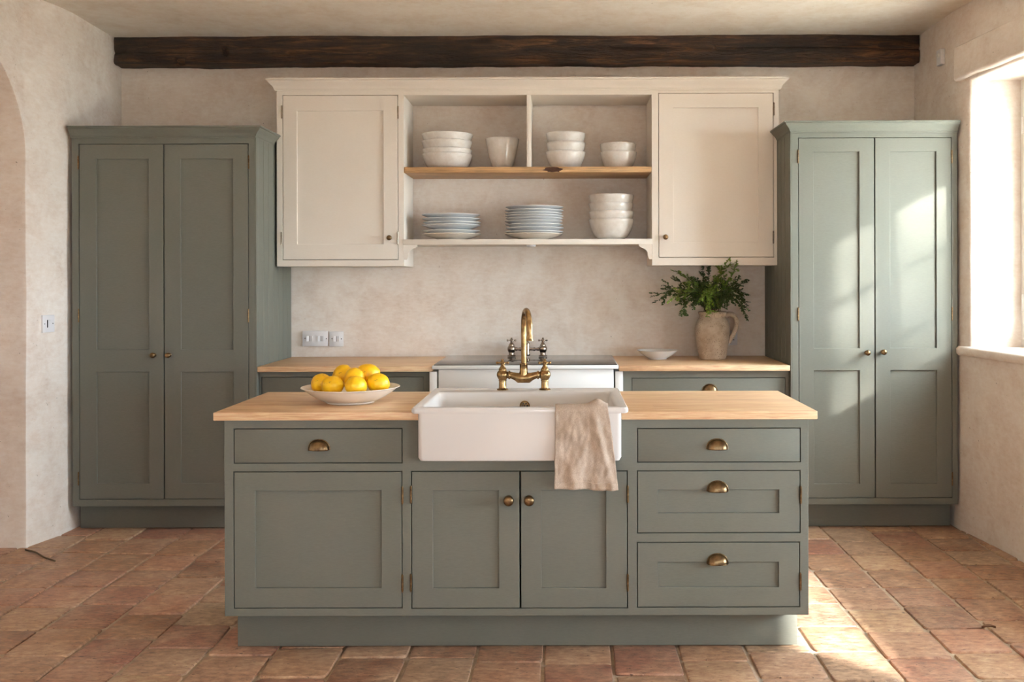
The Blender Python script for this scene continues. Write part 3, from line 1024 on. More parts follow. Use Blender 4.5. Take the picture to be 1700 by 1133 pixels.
# a knot eaten into the front edge
sh = obj('oak_shelf', bm, M['oak_shelf'], wc, label='oak shelf board with a dark knot on its edge')
bm = NB()
kx, kz = X(919, d), (zos + zos2) / 2 + 0.002
ring = []
for k in range(26):
    a = 2 * PI * k / 26
    rr = 1 + 0.5 * noise.noise(Vector((math.cos(a) * 3, math.sin(a) * 3, 4)))
    ring.append((math.cos(a) * 0.055 * rr, max(-0.016, min(0.0155, math.sin(a) * 0.015 * rr))))
loops(bm, [[Vector((kx + a, d - 0.0018, kz - 0.002 + b)) for a, b in ring], [Vector((kx + a * .95, d - 0.0042, kz - 0.002 + b * .95)) for a, b in ring],
           [Vector((kx + a * .45, d - 0.0030, kz - 0.002 + b * .4)) for a, b in ring]])
obj('knot', bm, plain('knot_bark', lin(66, 40, 28), 0.8, 0, 0.2, 40, 0.6), sh)
bm = NB(); box(bm, wi0 - 0.006, wi1 + 0.001, d - 0.006, 5.985, zsh2, zsh, 0.0015)
obj('plate_shelf', bm, M['cream'], wc)
def bracket(x0, sg):
    # scalloped bracket under the lower shelf
    D2 = d + 0.0
    pts = [(0, 0), (0.076, 0), (0.076, -0.012), (0.066, -0.016)]
    for k in range(9):
        a = PI / 2 * k / 8
        pts.append((0.066 - 0.042 * math.sin(a), -0.016 - 0.042 * (1 - math.cos(a)) - 0.004))
    pts += [(0.024, -0.066), (0.020, -0.080), (0.016, -0.088), (0.0, -0.088)]
    bm = NB()
    loops(bm, [[Vector((x0 + sg * a, y, zsh2 + b)) for a, b in pts] for y in (D2, D2 + 0.018)])
    obj('bracket', bm, M['cream'], wc, smooth=50)
bracket(wi0, 1); bracket(wi1, -1)
bm = NB(); sweep(bm, crown_profile(wz1 - 0.004, wzc, 0.050), [(wx0, 5.985), (wx0, d), (wx1, d), (wx1, 5.985)])
obj('cornice', bm, M['cream'], wc)
bm = NB(); box(bm, wx0 + 0.001, wx1 - 0.001, d + 0.001, 5.985, wzc - 0.014, wzc - 0.003)
obj('top_board', bm, M['cream'], wc)
# small lamp under the plate shelf
p = P(882, 407, 5.66)
bm = NB(); lathe(bm, [(0, -0.012), (0.022, -0.012), (0.027, -0.008), (0.028, 0), (0, 0)], X(882, 5.70), 5.70, zsh2, 24)
tag(obj('shelf_light', bm, M['plastic']), 'small round white light fixed under the plate shelf', 'light')

# ------------------------------------------------------------------ base cabinets and range along the back wall
def worktop(name, x0, x1, y0, y1, z0, z1, label):
    bm = NB(); box(bm, x0, x1, y0, y1, z0, z1, 0.003)
    return tag(obj(name, bm, M['oak']), label, 'worktop')
ZW = 0.9055
def base_cabinet(x0, x1, label, dr, pull):
    d = 5.34
    root = thing('base_cabinet', ((x0 + x1) / 2, 5.66, 0), label, 'cabinet')
    r0 = rect(*dr, d)
    xm = (r0[0] + r0[1]) / 2
    r1 = (r0[0], xm, 0.17, r0[2] - 0.035); r2 = (xm, r0[1], 0.17, r0[2] - 0.035)
    bm = NB(); holed(bm, x0, x1, 0.139, ZW - 0.031, [r0, (r1[0], r2[1], r1[2], r1[3])], d, 0.022)
    obj('face_frame', bm, M['green'], root)
    carcass(root, x0, x1, d + 0.022, 5.98, 0.139, ZW - 0.031, M['green'])
    o = front(root, 'drawer', r0, d, [], M['green'])
    cup_pull(o, pull[0], pull[1], d, 24, 13)
    for r, sg in ((r1, 1), (r2, -1)):
        q = front(root, 'door', r, d, [(r[0] + 0.075, r[1] - 0.075, r[2] + 0.075, r[3] - 0.075)], M['green'])
        k = P(CX + (r[1] - 0.035 if sg > 0 else r[0] + 0.035) * F / d, CY + (H - r[3] + 0.1) * F / d, d)
        knob(q, CX + (r[1] - 0.035 if sg > 0 else r[0] + 0.035) * F / d, CY + (H - r[3] + 0.1) * F / d, d)
    bm = NB(); box(bm, x0 + 0.005, x1 - 0.005, d + 0.07, 5.96, 0.002, 0.139)
    obj('plinth', bm, M['green'], root)
base_cabinet(-1.686, -0.744, 'sage green base cabinet with a wide drawer left of the range, behind the lemons', (433.5, 703, 625, 705), (568, 670))
base_cabinet(0.333, 1.249, 'sage green base cabinet with a brass-pull drawer right of the range, below the jug', (1048, 1303.5, 628, 705), (1178, 652))
worktop('worktop', -1.684, -0.726, 5.30, 5.982, ZW - 0.030, ZW, 'oak worktop along the back wall left of the range, under the switches')
worktop('worktop', 0.306, 1.247, 5.30, 5.982, ZW - 0.030, ZW, 'oak worktop along the back wall carrying the jug and shallow dish')

rg = thing('range_cooker', (-0.208, 5.64, 0), 'white range cooker with a dark glass hob between the back worktops', 'cooker')
bm = NB(); box(bm, -0.686, 0.272, 5.355, 5.975, 0.10, 0.888, 0.002); obj('body', bm, M['enamel'], rg)
bm = NB(); box(bm, -0.690, 0.277, 5.315, 5.353, 0.685, 0.886, 0.004); obj('control_panel', bm, M['enamel'], rg)
for a, b in ((-0.740, -0.698), (0.286, 0.329)):
    bm = NB(); box(bm, a, b, 5.318, 5.96, 0.002, ZW - 0.032, 0.003); obj('side_trim', bm, M['enamel'], rg)
bm = NB(); box(bm, -0.722, 0.303, 5.293, 5.982, 0.889, 0.910, 0.004); obj('hob_surround', bm, M['enamel'], rg)
bm = NB(); box(bm, -0.714, 0.295, 5.302, 5.974, 0.910, 0.913, 0.001); obj('hob_glass', bm, M['hob_glass'], rg)
for a, b in ((-0.684, -0.212), (-0.204, 0.270)):
    bm = NB(); box(bm, a, b, 5.325, 5.353, 0.20, 0.675, 0.006)
    od = obj('oven_door', bm, M['enamel'], rg)
    bm = NB(); tube(bm, [(a + .06, 5.30, .64), (b - .06, 5.30, .64)], 0.010, 12)
    for q in (a + .09, b - .09): tube(bm, [(q, 5.325, .64), (q, 5.30, .64)], 0.007, 10)
    obj('handle', bm, M['steel'], od)
for k in range(6):
    bm = NB(); lathe(bm, [(0, 0), (0.02, 0), (0.019, 0.02), (0.014, 0.024), (0, 0.024)], -0.55 + 0.137 * k, 5.315, 0.728, 18, 'y'); obj('control_knob', bm, M['steel'], rg)
for xx in (-0.64, 0.22):
    for yy in (5.40, 5.90):
        bm = NB(); lathe(bm, [(0, 0.002), (0.022, 0.002), (0.02, 0.05), (0.016, 0.10), (0, 0.10)], xx, yy, 0, 14); obj('foot', bm, M['steel'], rg)

# ------------------------------------------------------------------ island
d = 3.53
ix0, ix1 = -1.243, 0.896
isl = thing('island_cabinet', ((ix0 + ix1) / 2, 3.82, 0), 'sage green kitchen island cabinet with doors and drawers below the sink', 'cabinet')
izb, izt = Z(1022.5, d), 0.868
lx, rx_ = (386.5, 667.5), (1057, 1328.5)
O = {
 'ld': (387, 667.5, 710.5, 769), 'lo': (386.5, 667, 782, 1010),
 'ml': (681.5, 862.5, 782, 1011), 'mr': (862.5, 1041, 782, 1011),
 'r1': (1057, 1328.5, 711.5, 769), 'r2': (1056.5, 1328, 782, 886.5), 'r3': (1056, 1327, 901, 1010)}
R_ = {k: rect(*v, d) for k, v in O.items()}
mid = (R_['ml'][0], R_['mr'][1], R_['ml'][2], R_['ml'][3])
SX0, SX1 = -0.5225, 0.2075              # sink body
bm = NB()
holed(bm, ix0, ix1, izb, izt, [R_['ld'], R_['lo'], mid, R_['r1'], R_['r2'], R_['r3'], (SX0 - 0.002, SX1 + 0.002, 0.724, izt)], d, 0.024)
obj('face_frame', bm, M['green'], isl)
bm = NB()
t = 0.018
box(bm, ix0, ix0 + t, d + .024, 4.12, izb, izt); box(bm, ix1 - t, ix1, d + .024, 4.12, izb, izt)
box(bm, ix0 + t, ix1 - t, d + .024, 4.12, izb, izb + t); box(bm, ix0 + t, ix1 - t, 4.10, 4.12, izb + t, izt)
for xq in (X(674, d), X(1049, d)): box(bm, xq - .009, xq + .009, d + .024, 4.10, izb + t, 0.70)
obj('carcass', bm, M['green'], isl)
o = front(isl, 'drawer', R_['ld'], d, [], M['green']); cup_pull(o, 529, 746, d, 34, 16)
o = front(isl, 'door', R_['lo'], d, [rect(422.5, 632, 814, 976, d)], M['green'])
for h in ((667.5, 822), (667, 968)): hinge(o, h[0], h[1], d, 27)
o = front(isl, 'door', R_['ml'], d, [rect(717.5, 827, 814.5, 977, d)], M['green'])
for h in ((681.5, 821), (681, 967.5)): hinge(o, h[0], h[1], d, 27)
knob(o, 844, 829, d, 0.019)
o = front(isl, 'door', R_['mr'], d, [rect(897.5, 1005, 814.5, 977, d)], M['green'])
for h in ((1041.5, 821), (1041, 968)): hinge(o, h[0], h[1], d, 27)
knob(o, 878, 829, d, 0.019)
o = front(isl, 'drawer', R_['r1'], d, [], M['green']); cup_pull(o, 1190, 746.5, d, 33, 16)
o = front(isl, 'drawer', R_['r2'], d, [rect(1091.5, 1292.5, 814.5, 853, d)], M['green']); cup_pull(o, 1190.5, 816.5, d, 33, 16)
hinge(o, 1328.5, 823, d, 27)
o = front(isl, 'drawer', R_['r3'], d, [rect(1091.5, 1291.5, 934.5, 976, d)], M['green']); cup_pull(o, 1190, 937, d, 33, 16)
hinge(o, 1327.5, 967, d, 27)
bm = NB(); box(bm, -1.229, 0.8775, 3.628, 4.06, 0.002, izb, 0.0015)
obj('plinth', bm, M['green'], isl)

# worktop of the island, notched round the sink
bm = NB()
wx = [-1.273, SX0 - 0.003, SX1 + 0.003, 0.923]; wy = [3.50, 4.085, 4.145]
V = {}
def vv(x, y, z):
    k = (round(x, 5), round(y, 5), round(z, 5))
    if k not in V: V[k] = bm.verts.new((x, y, z))
    return V[k]
outl = [(wx[0], wy[0]), (wx[1], wy[0]), (wx[1], wy[1]), (wx[2], wy[1]), (wx[2], wy[0]), (wx[3], wy[0]), (wx[3], wy[2]), (wx[0], wy[2])]
loops(bm, [[Vector((x, y, z)) for x, y in outl] for z in (0.870, 0.900)])
bmesh.ops.recalc_face_normals(bm, faces=bm.faces)
sharp_bevel(bm, 0.003, 2)
tag(obj('worktop', bm, M['oak']), 'oak island worktop notched around the white sink', 'worktop')

# ------------------------------------------------------------------ sink
def rrect(x0, x1, y0, y1, r, z, n=6):
    pts = []
    for cx, cy, a0 in ((x1 - r, y1 - r, 0), (x0 + r, y1 - r, PI / 2), (x0 + r, y0 + r, PI), (x1 - r, y0 + r, 1.5 * PI)):
        for k in range(n + 1):
            a = a0 + PI / 2 * k / n
            pts.append(Vector((cx + r * math.cos(a), cy + r * math.sin(a), z)))
    return pts
sk = thing('butler_sink', ((SX0 + SX1) / 2, 3.76, 0.726), 'white fireclay butler sink set into the island worktop', 'sink')
bm = NB()
zt, zb = 0.922, 0.727
y0, y1 = 3.446, 4.078
R = []
R.append(rrect(SX0 + .018, SX1 - .018, y0 + .018, y1 - .018, .012, zb))
R.append(rrect(SX0 + .006, SX1 - .006, y0 + .006, y1 - .006, .016, zb + .004))
R.append(rrect(SX0, SX1, y0, y1, .018, zb + .016))
R.append(rrect(SX0, SX1, y0, y1, .018, 0.9012))
R.append(rrect(SX0 - .019, SX1 + .021, y0 - .001, y1, .016, 0.9015))
R.append(rrect(SX0 - .023, SX1 + .025, y0 - .002, y1, .016, 0.906))
R.append(rrect(SX0 - .023, SX1 + .025, y0 - .002, y1, .016, zt - .006))
R.append(rrect(SX0 - .018, SX1 + .020, y0 + .003, y1 - .004, .014, zt))
R.append(rrect(SX0 + .010, SX1 - .010, y0 + .028, 3.945, .020, zt + .0005))
R.append(rrect(SX0 + .016, SX1 - .016, y0 + .033, 3.938, .022, zt - .002))
R.append(rrect(SX0 + .020, SX1 - .020, y0 + .036, 3.934, .024, zt - .010))
R.append(rrect(SX0 + .030, SX1 - .030, y0 + .042, 3.928, .030, zb + .060))
R.append(rrect(SX0 + .042, SX1 - .042, y0 + .052, 3.916, .034, zb + .038))
R.append(rrect(SX0 + .070, SX1 - .070, y0 + .080, 3.890, .034, zb + .030))
loops(bm, R)
obj('basin', bm, M['ceramic_white'], sk, smooth=40)
# overflow grille
ox, oz = X(870.5, 3.93), Z(674, 3.93)
bm = NB(); lathe(bm, [(0, 0), (0.0205, 0), (0.0210, 0.003), (0.0185, 0.005), (0.0170, 0.0035), (0, 0.0035)], ox, 3.934, oz, 28, 'y')
ov = obj('overflow', bm, M['brass'], sk, label='round brass overflow grille')
for k in range(7):
    a = 2 * PI * k / 6
    rr = 0.0 if k == 6 else 0.0105
    bm = NB(); lathe(bm, [(0, 0), (0.0036, 0), (0.0036, 0.0006), (0, 0.0006)], ox + rr * math.cos(a), 3.9304, oz + rr * math.sin(a), 10, 'y')
    obj('hole', bm, M['plastic_dark'], ov)
bm = NB(); lathe(bm, [(0, 0), (0.042, 0), (0.044, 0.002), (0.040, 0.004), (0.030, 0.001), (0, 0.001)], ox, 3.70, zb + .030, 28)
obj('waste', bm, M['brass'], sk)

# ------------------------------------------------------------------ taps
def bridge_tap(name, c, half, sc, mat, label, spout, hz, kind):
    """c: middle of the foot line"""
    m = M[mat]
    root = thing(name, c, label, 'tap')
    def lp(prof, x, y, z, nm, par, seg=22, ax='z'):
        b = NB(); lathe(b, [(a * sc, h * sc) for a, h in prof], x, y, z, seg, ax); return obj(nm, b, m, par)
    zb_ = c[2] + hz                         # bridge height
    for s in (-1, 1):
        x = c[0] + s * half
        hb = hz / sc
        body = lp([(0, 0), (0.026, 0), (0.0265, 0.003), (0.024, 0.006), (0.0175, 0.008), (0.0165, 0.012), (0.0165, hb - 0.027), (0.0182, hb - 0.026), (0.0182, hb - 0.023), (0.0172, hb - 0.021), (0.0215, hb - 0.014),
                   (0.0262, hb - 0.004), (0.0268, hb + 0.004), (0.0240, hb + 0.014), (0.0175, hb + 0.021), (0.0180, hb + 0.026), (0.0165, hb + 0.029), (0.0125, hb + 0.035), (0.0085, hb + 0.042),
                   (0.0075, hb + 0.060), (0.0085, hb + 0.064), (0, hb + 0.064)], x, c[1], c[2], 'valve', root)
        hzz = zb_ + 0.055 * sc
        b = NB()
        for a in (0.25, 0.25 + PI / 2, 0.25 + PI, 0.25 + 1.5 * PI):
            dx, dy = math.cos(a), math.sin(a)
            tube(b, [(x, c[1], hzz), (x + dx * .012 * sc, c[1] + dy * .012 * sc, hzz), (x + dx * .019 * sc, c[1] + dy * .019 * sc, hzz), (x + dx * .024 * sc, c[1] + dy * .024 * sc, hzz),
                     (x + dx * .029 * sc, c[1] + dy * .029 * sc, hzz), (x + dx * .031 * sc, c[1] + dy * .031 * sc, hzz)],
                 [.0040 * sc, .0035 * sc, .0040 * sc, .0072 * sc, .0055 * sc, .001 * sc], 10)
        lathe(b, [(q * sc, h * sc) for q, h in [(0, -.008), (.008, -.007), (.0095, 0), (.008, .007), (.0055, .010), (.006, .014), (.004, .017), (0, .018)]], x, c[1], hzz, 14)
        obj('cross_handle', b, m, body)
    b = NB()
    if kind == 'deck':
        pts = [(c[0] - half + .012, c[1], zb_), (c[0] - half * .62, c[1], zb_), (c[0] - half * .38, c[1], zb_ - .006), (c[0] - .02, c[1], zb_ - .012), (c[0] + .02, c[1], zb_ - .012),
               (c[0] + half * .38, c[1], zb_ - .006), (c[0] + half * .62, c[1], zb_), (c[0] + half - .012, c[1], zb_)]
        tube(b, pts, [.0130, .0135, .0165, .0215, .0215, .0165, .0135, .0130], 18)
        for s in (-1, 1):
            lathe(b, [(0, -.004), (.0165, -.004), (.0185, 0), (.0165, .004), (0, .004)], c[0] + s * half * .68, c[1], zb_, 18, 'x')
        lathe(b, [(0, -.020), (.006, -.018), (.007, -.012), (.018, 0), (.0185, .022), (.0165, .030), (.0165, .052), (.0175, .054), (.0175, .060), (.014, .062), (0, .062)], c[0], c[1], zb_ - .012, 22)
    else:
        tube(b, [(c[0] - half + .008, c[1], zb_), (c[0] + half - .008, c[1], zb_)], .0085 * sc, 14)
        for s in (-1, 1):
            for q in (.45, .7):
                lathe(b, [(0, -.004), (.011, -.004), (.012, 0), (.011, .004), (0, .004)], c[0] + s * half * q, c[1], zb_, 14, 'x')
        lathe(b, [(0, -.040), (.016, -.040), (.018, -.034), (.0165, -.028), (.0165, .030), (.014, .040), (.008, .046), (0, .048)], c[0], c[1], zb_, 18)
    obj('bridge', b, m, root)
    b = NB()
    tube(b, curve(spout, 8), spout_r[name], 18)
    obj('spout', b, m, root)
    return root
spout_r = {}
tc = (X(869, 4.0), 4.0, 0.9225)
zbr = 0.062
n8 = lambda n: (n - 1) * 8 + 1
sp = [(tc[0] + .001, 4.0, .985), (tc[0] + .001, 4.0, 1.10), (tc[0] + .001, 4.0, 1.195), (tc[0] + .005, 3.972, 1.236), (tc[0] + .014, 3.925, 1.254), (tc[0] + .024, 3.875, 1.240), (tc[0] + .030, 3.848, 1.200), (tc[0] + .031, 3.842, 1.160), (tc[0] + .031, 3.842, 1.137)]
n = n8(len(sp))
spout_r['kitchen_tap'] = [.0118] * (n - 9) + [.0118, .0122, .0126, .0128, .0128, .0130, .0138, .0148, .0150]
bridge_tap('kitchen_tap', tc, X(904, 4.0) / 2 - X(834, 4.0) / 2, 0.92, 'brass', 'aged brass bridge tap with tall swan neck spout standing on the sink', sp, zbr, 'deck')
tc2 = (X(875, 5.90), 5.90, 0.9135)
sp2 = [(tc2[0], 5.90, .96), (tc2[0], 5.90, 1.00), (tc2[0] - .002, 5.86, 1.018), (tc2[0] - .004, 5.80, 1.014), (tc2[0] - .004, 5.785, .995)]
spout_r['hob_tap'] = [.009] * n8(len(sp2))
bridge_tap('hob_tap', tc2, X(901, 5.90) / 2 - X(849, 5.90) / 2, 0.98, 'nickel', 'small aged nickel bridge tap behind the hob, half hidden by the brass tap', sp2, 0.042, 'back')

# ------------------------------------------------------------------ linen towel over the sink's front edge
bm = NB()
path = []
for k in range(8): path.append((3.500 - .002 * k, .850 + (.075 * k / 8)))       # inside the basin
path += [(3.482, .926), (3.470, .9315), (3.455, .9315), (3.4425, .928), (3.437, .918)]
nz = 44
for k in range(1, nz + 1): path.append((3.4375 - .002 * k / nz, .918 - (.918 - .634) * k / nz))
nu = 48
grid = []
for j, (y, z) in enumerate(path):
    v = max(0.0, (j - 12) / nz)
    row = []
    for i in range(nu + 1):
        u = i / nu
        xl_ = -.029 - .004 * v
        xr_ = .158 + .036 * v ** 0.8 if j > 8 else .150
        x = xl_ + (xr_ - xl_) * u
        fold = math.exp(-((u - (.70 + .22 * v)) / .055) ** 2) * (.010 - .004 * v)
        fold2 = math.exp(-((u - (.22 + .05 * v)) / .09) ** 2) * .006 * v
        wv_ = .0034 * v * math.sin(u * 17 + 1.2 * v) + .0080 * noise.noise(Vector((u * 5, v * 5, 1))) * min(1, v * 4 + .2) + .0042 * noise.noise(Vector((u * 13 + v * 4, v * 9, 4))) + .0012 * noise.noise(Vector((u * 30, v * 24, 6)))
        yy = y - (max(0.0, .002 + fold * min(1, v * 6) + fold2 + wv_ * min(1, v * 8) + .004 * v) if j > 12 else 0)
        zz = z
        if 6 <= j <= 14:                     # bunched fold where it crosses the rim
            zz += .020 * math.exp(-((u - .80) / .14) ** 2) * math.exp(-((j - 10) / 2.2) ** 2) + .002 * noise.noise(Vector((u * 9, j * .4, 2)))
        zz += (.006 * noise.noise(Vector((u * 3.5, 7, 7))) - .006 * u) * v
        row.append(bm.verts.new((x + .002 * noise.noise(Vector((3, v * 7, u * 3))), yy, zz)))
    grid.append(row)
for a, b in zip(grid[:-1], grid[1:]):
    for i in range(nu): bm.faces.new((a[i], a[i + 1], b[i + 1], b[i]))
tw = tag(obj('tea_towel', bm, M['linen'], smooth=80), 'crumpled natural linen towel hanging over the front of the sink', 'towel')
so = tw.modifiers.new('thickness', 'SOLIDIFY'); so.thickness = 0.0022; so.offset = 0.0
# stitched hem, bottom and left
bm = NB()
zz = .634
pts = [v for v in range(nu + 1)]
ys_h = 3.4335
hem = []
me = tw.data; c0 = WL[tw.name]
for off in (4,):
    rowv = [me.vertices[(len(path) - 1 - off) * (nu + 1) + i].co + c0 for i in range(nu + 1)]
    tube(bm, [p + Vector((0, -.0016, 0)) for p in rowv], .0010, 6)
obj('hem_stitch', bm, M['linen'], tw)

# ------------------------------------------------------------------ fruit bowl and lemons
def bowl(name, x, y, z, R0, h, rf, th, mat, seed=0, pw=0.6, wobv=0.0, parent=None, seg=48, foot=0.006, lip=0.0):
    outer = [(0, 0.001), (rf * .80, 0.0), (rf * .96, 0.0), (rf, foot * .5), (rf * 1.0, foot)]
    n = 12
    r1 = rf * 1.02
    def bp(t):
        if pw == 0.5:
            a = PI / 2 * t; q = 1 - math.cos(a)
            return (r1 + (R0 - r1) * (.70 * math.sin(a) + .30 * q), foot + (h - foot) * q)
        return (r1 + (R0 - r1) * t ** pw, foot + (h - foot) * t ** 1.15)
    for k in range(1, n + 1):
        t = k / n
        outer.append(bp(t))
    if lip: outer.append((R0 + lip, h + .001))
    rim = [(R0 + lip - th * .35, h + th * .45), (R0 + lip - th * .8, h + th * .3)]
    inner = []
    for k in range(n - 1, 0, -1):
        t = k / n
        inner.append((max(.004, bp(t)[0] - th), bp(t)[1] + th * (1 - t) * .9))
    inner.append((r1 * .55, foot + th * .7)); inner.append((0, foot + th * .7))
    b = NB(); lathe(b, outer + rim + inner, x, y, z, seg, 'z', wobv, seed)
    return obj(name, b, mat, parent, smooth=55)

bx_, by_ = X(581.5, 3.78), 3.78
tag(bowl('fruit_bowl', bx_, by_, 0.9005, .185, .060, .095, .007, M['old_white'], 3, 0.85, .010, None, 56, .007, .006), 'wide shallow off-white bowl of lemons on the island worktop', 'bowl')

def lemon(p, r, ax, seed, label):
    b = NB()
    prof = []
    n = 16
    L_ = r * 1.11
    for k in range(n + 1):
        t = -1 + 2 * k / n
        rr = r * math.sqrt(max(0, 1 - abs(t) ** 2.25)) * (1 - 0.05 * t)
        prof.append((max(rr, 0), t * L_))
    prof = [(0, -L_ * 1.06), (r * .10, -L_ * 1.05), (r * .17, -L_ * 1.0)] + prof[1:-1] + [(r * .22, L_ * 1.0), (r * .15, L_ * 1.045), (r * .07, L_ * 1.07), (0, L_ * 1.07)]
    lathe(b, prof, 0, 0, 0, 28)
    q = Vector((0, 0, 1)).rotation_difference(Vector(ax).normalized())
    for v in b.verts:
        s = 1 + .06 * noise.noise(v.co / r * 1.1 + Vector((seed * 3.1, 0, 0))) + .012 * noise.noise(v.co / r * 4 + Vector((seed, 5, 0)))
        v.co = q @ (v.co * s) + Vector(p)
    lo_ = min(v.co.z for v in b.verts)
    return tag(obj('lemon', b, M['lemon'], smooth=80), label, 'lemon', 'lemons in the bowl')
zf = 0.9175
LM = [((533.5, 636.5), 3.79, .040, (0.5, -.8, .2), 'yellow lemon at the far left of the bowl'),
      ((552, 640), 3.722, .0385, (0.9, -.3, .15), 'yellow lemon in front, second from left in the bowl'),
      ((569, 623), 3.845, .040, (0.3, .5, .9), 'yellow lemon behind in the upper left of the pile'),
      ((588, 629), 3.775, .041, (0.15, -.25, 1), 'yellow lemon at the top middle of the pile'),
      ((590.5, 641), 3.700, .0400, (-.2, -1, .25), 'yellow lemon low in front at the middle of the bowl'),
      ((610, 621), 3.840, .0420, (1, .1, .25), 'yellow lemon highest on the upper right of the pile'),
      ((627.5, 636), 3.765, .0400, (-.6, -.6, .2), 'yellow lemon at the far right of the bowl')]
for k, ((u, v), dd, r, ax, lab) in enumerate(LM):
    lemon(P(u, v, dd), r, ax, k, lab)

# ------------------------------------------------------------------ crockery on the shelves
SD = 5.815
ordn = ['bottom', 'second', 'third', 'fourth', 'fifth', 'sixth', 'seventh', 'eighth', 'ninth', 'tenth']
def stack_bowls(u, z, rims, R0, h, rf, pw, desc, grp, seed):
    n = len(rims)
    for k, rz in enumerate(rims):
        pos = 'lowest' if k == 0 else ('topmost' if k == n - 1 else ('second from the bottom' if k == 1 else 'third from the bottom'))
        o = bowl('bowl', X(u, SD) + .0015 * math.sin(seed + k * 2.1), SD - .0015 * (k % 2), z + rz - h, R0 * (1 + .012 * math.sin(seed * 3 + k * 1.7)), h, rf, .0060, M['stoneware'], seed + k, pw, .010)
        tag(o, 'white speckled bowl, %s of %s' % (pos, desc), 'bowl', grp)
zu = zos + .0006; zl = zsh + .0006
stack_bowls(743, zu, [.092, .120, .170, .213], .152, .092, .104, .62, 'the wide four-bowl stack on the oak shelf', 'wide bowls on the oak shelf', 1)
stack_bowls(939.5, zu, [.104, .160, .217], .119, .104, .066, .5, 'the three-bowl stack on the oak shelf', 'deep bowls on the oak shelf', 5)
stack_bowls(1027, zu, [.103, .152], .110, .103, .064, .5, 'the two-bowl stack at the right of the oak shelf', 'small bowls on the oak shelf', 9)
stack_bowls(1015, zl, [.122, .168, .217, .267], .136, .122, .072, .5, 'the tall bowl stack on the lower shelf', 'bowls on the lower shelf', 13)
o = bowl('beaker', X(834.5, SD), SD, zu, .102, .186, .052, .006, M['stoneware'], 21, .75, .02)
tag(o, 'white glazed tapering pot standing alone beside the shelf divider', 'pot')

def plate(x, y, z, R0, h, rf, mat, seed):
    th = .0045
    outer = [(0, .001), (rf * .9, .0), (rf, .0), (rf, .003), (rf * 1.02, .004), (R0 * .78, h * .55), (R0 * .97, h * .93), (R0, h)]
    inner = [(R0 * .995, h + th * .6), (R0 * .96, h + th * .7), (R0 * .78, h * .55 + th), (R0 * .62, h * .30 + th), (rf * 1.08, .0045 + th * .8), (0, .004 + th * .7)]
    b = NB(); lathe(b, outer + inner, x, y, z, 48, 'z', .004, seed)
    return obj('plate', b, mat, None, smooth=50)
def stack_plates(u, rims, desc, grp, seed, R0=.175):
    n = len(rims)
    for k, rz in enumerate(rims):
        h = .034
        pos = 'lowest' if k == 0 else ('topmost' if k == n - 1 else '%s from the bottom' % ordn[k])
        o = plate(X(u, SD) + .003 * math.sin(seed + k * 1.9), SD - .002 * math.cos(k * 2.2), zl + rz - h, R0 * (1 + .008 * math.sin(seed + k * 2.7)), h, .084, M['porcelain'] if k else M['old_white'], seed + k)
        tag(o, 'white plate, %s of %s' % (pos, desc), 'plate', grp)
stack_plates(750, [.036, .056, .090, .106, .128, .152], 'the short plate stack on the lower shelf', 'short stack of plates', 2)
stack_plates(887, [.036, .050, .072, .092, .112, .129, .144, .159, .177, .197], 'the tall plate stack in mid shelf', 'tall stack of plates', 4)

# ------------------------------------------------------------------ dish and jug on the back worktop
o = bowl('dish', X(1091.5, 5.74), 5.74, ZW + .0006, .120, .052, .055, .005, M['porcelain'], 31, .95, .004, None, 48, .006, .004)
tag(o, 'shallow white dish standing beside the jug on the back worktop', 'dish')

jd = 5.72
jx = X(1182.5, jd); jz = ZW + .0006
jug = thing('jug', (jx, jd, jz), 'weathered speckled earthenware jug holding leafy sprigs', 'jug')
bm = NB()
hj = .283
pr = [(0, .004), (.070, .0), (.077, .002), (.080, .010), (.086, .045), (.095, .095), (.1015, .145), (.1025, .180), (.0985, .210), (.089, .233), (.080, .245), (.077, .254), (.079, .262), (.0835, .272), (.0835, .280), (.080, hj),
      (.075, .281), (.072, .270), (.069, .250), (.080, .232), (.092, .200), (.095, .16), (.085, .08), (.068, .012), (0, .012)]
lathe(bm, pr, jx, jd, jz, 56, 'z', .018, 5)
obj('body', bm, M['jug'], jug, smooth=60)
bm = NB()
hp = [(jx + .078, jd, jz + .252), (jx + .098, jd, jz + .266), (jx + .128, jd - .002, jz + .258), (jx + .143, jd - .004, jz + .222), (jx + .138, jd - .003, jz + .180), (jx + .119, jd - .001, jz + .140), (jx + .100, jd, jz + .112), (jx + .093, jd, jz + .098)]
cp = curve(hp, 6)
tube(bm, cp, [.013 + .004 * abs(2 * k / (len(cp) - 1) - 1) for k in range(len(cp))], 14, True, 0.8)
obj('handle', bm, M['jug'], jug, smooth=60)

# leafy sprigs
bq = thing('foliage_bunch', (jx, jd, jz + .10), 'loose bunch of small-leaved green sprigs in the jug', 'foliage')
rl = random.Random(5)
def leaf(bm, p, dirv, up, ln):
    t = dirv.normalized(); s = t.cross(up)
    if s.length < 1e-4: s = Vector((1, 0, 0))
    s.normalize(); n_ = s.cross(t)
    wd = ln * .33
    q = [p, p + t * ln * .35 + s * wd + n_ * ln * .06, p + t * ln * .75 + s * wd * .8 + n_ * ln * .05, p + t * ln, p + t * ln * .75 - s * wd * .8 + n_ * ln * .05, p + t * ln * .35 - s * wd + n_ * ln * .06]
    vs = [bm.verts.new(c) for c in q]
    bm.faces.new((vs[0], vs[1], vs[2], vs[3])); bm.faces.new((vs[0], vs[3], vs[4], vs[5]))
def rv(a): return Vector((rl.uniform(-a, a), rl.uniform(-a, a), rl.uniform(-a, a)))
mouth = Vector((jx, jd, jz + hj - .01))
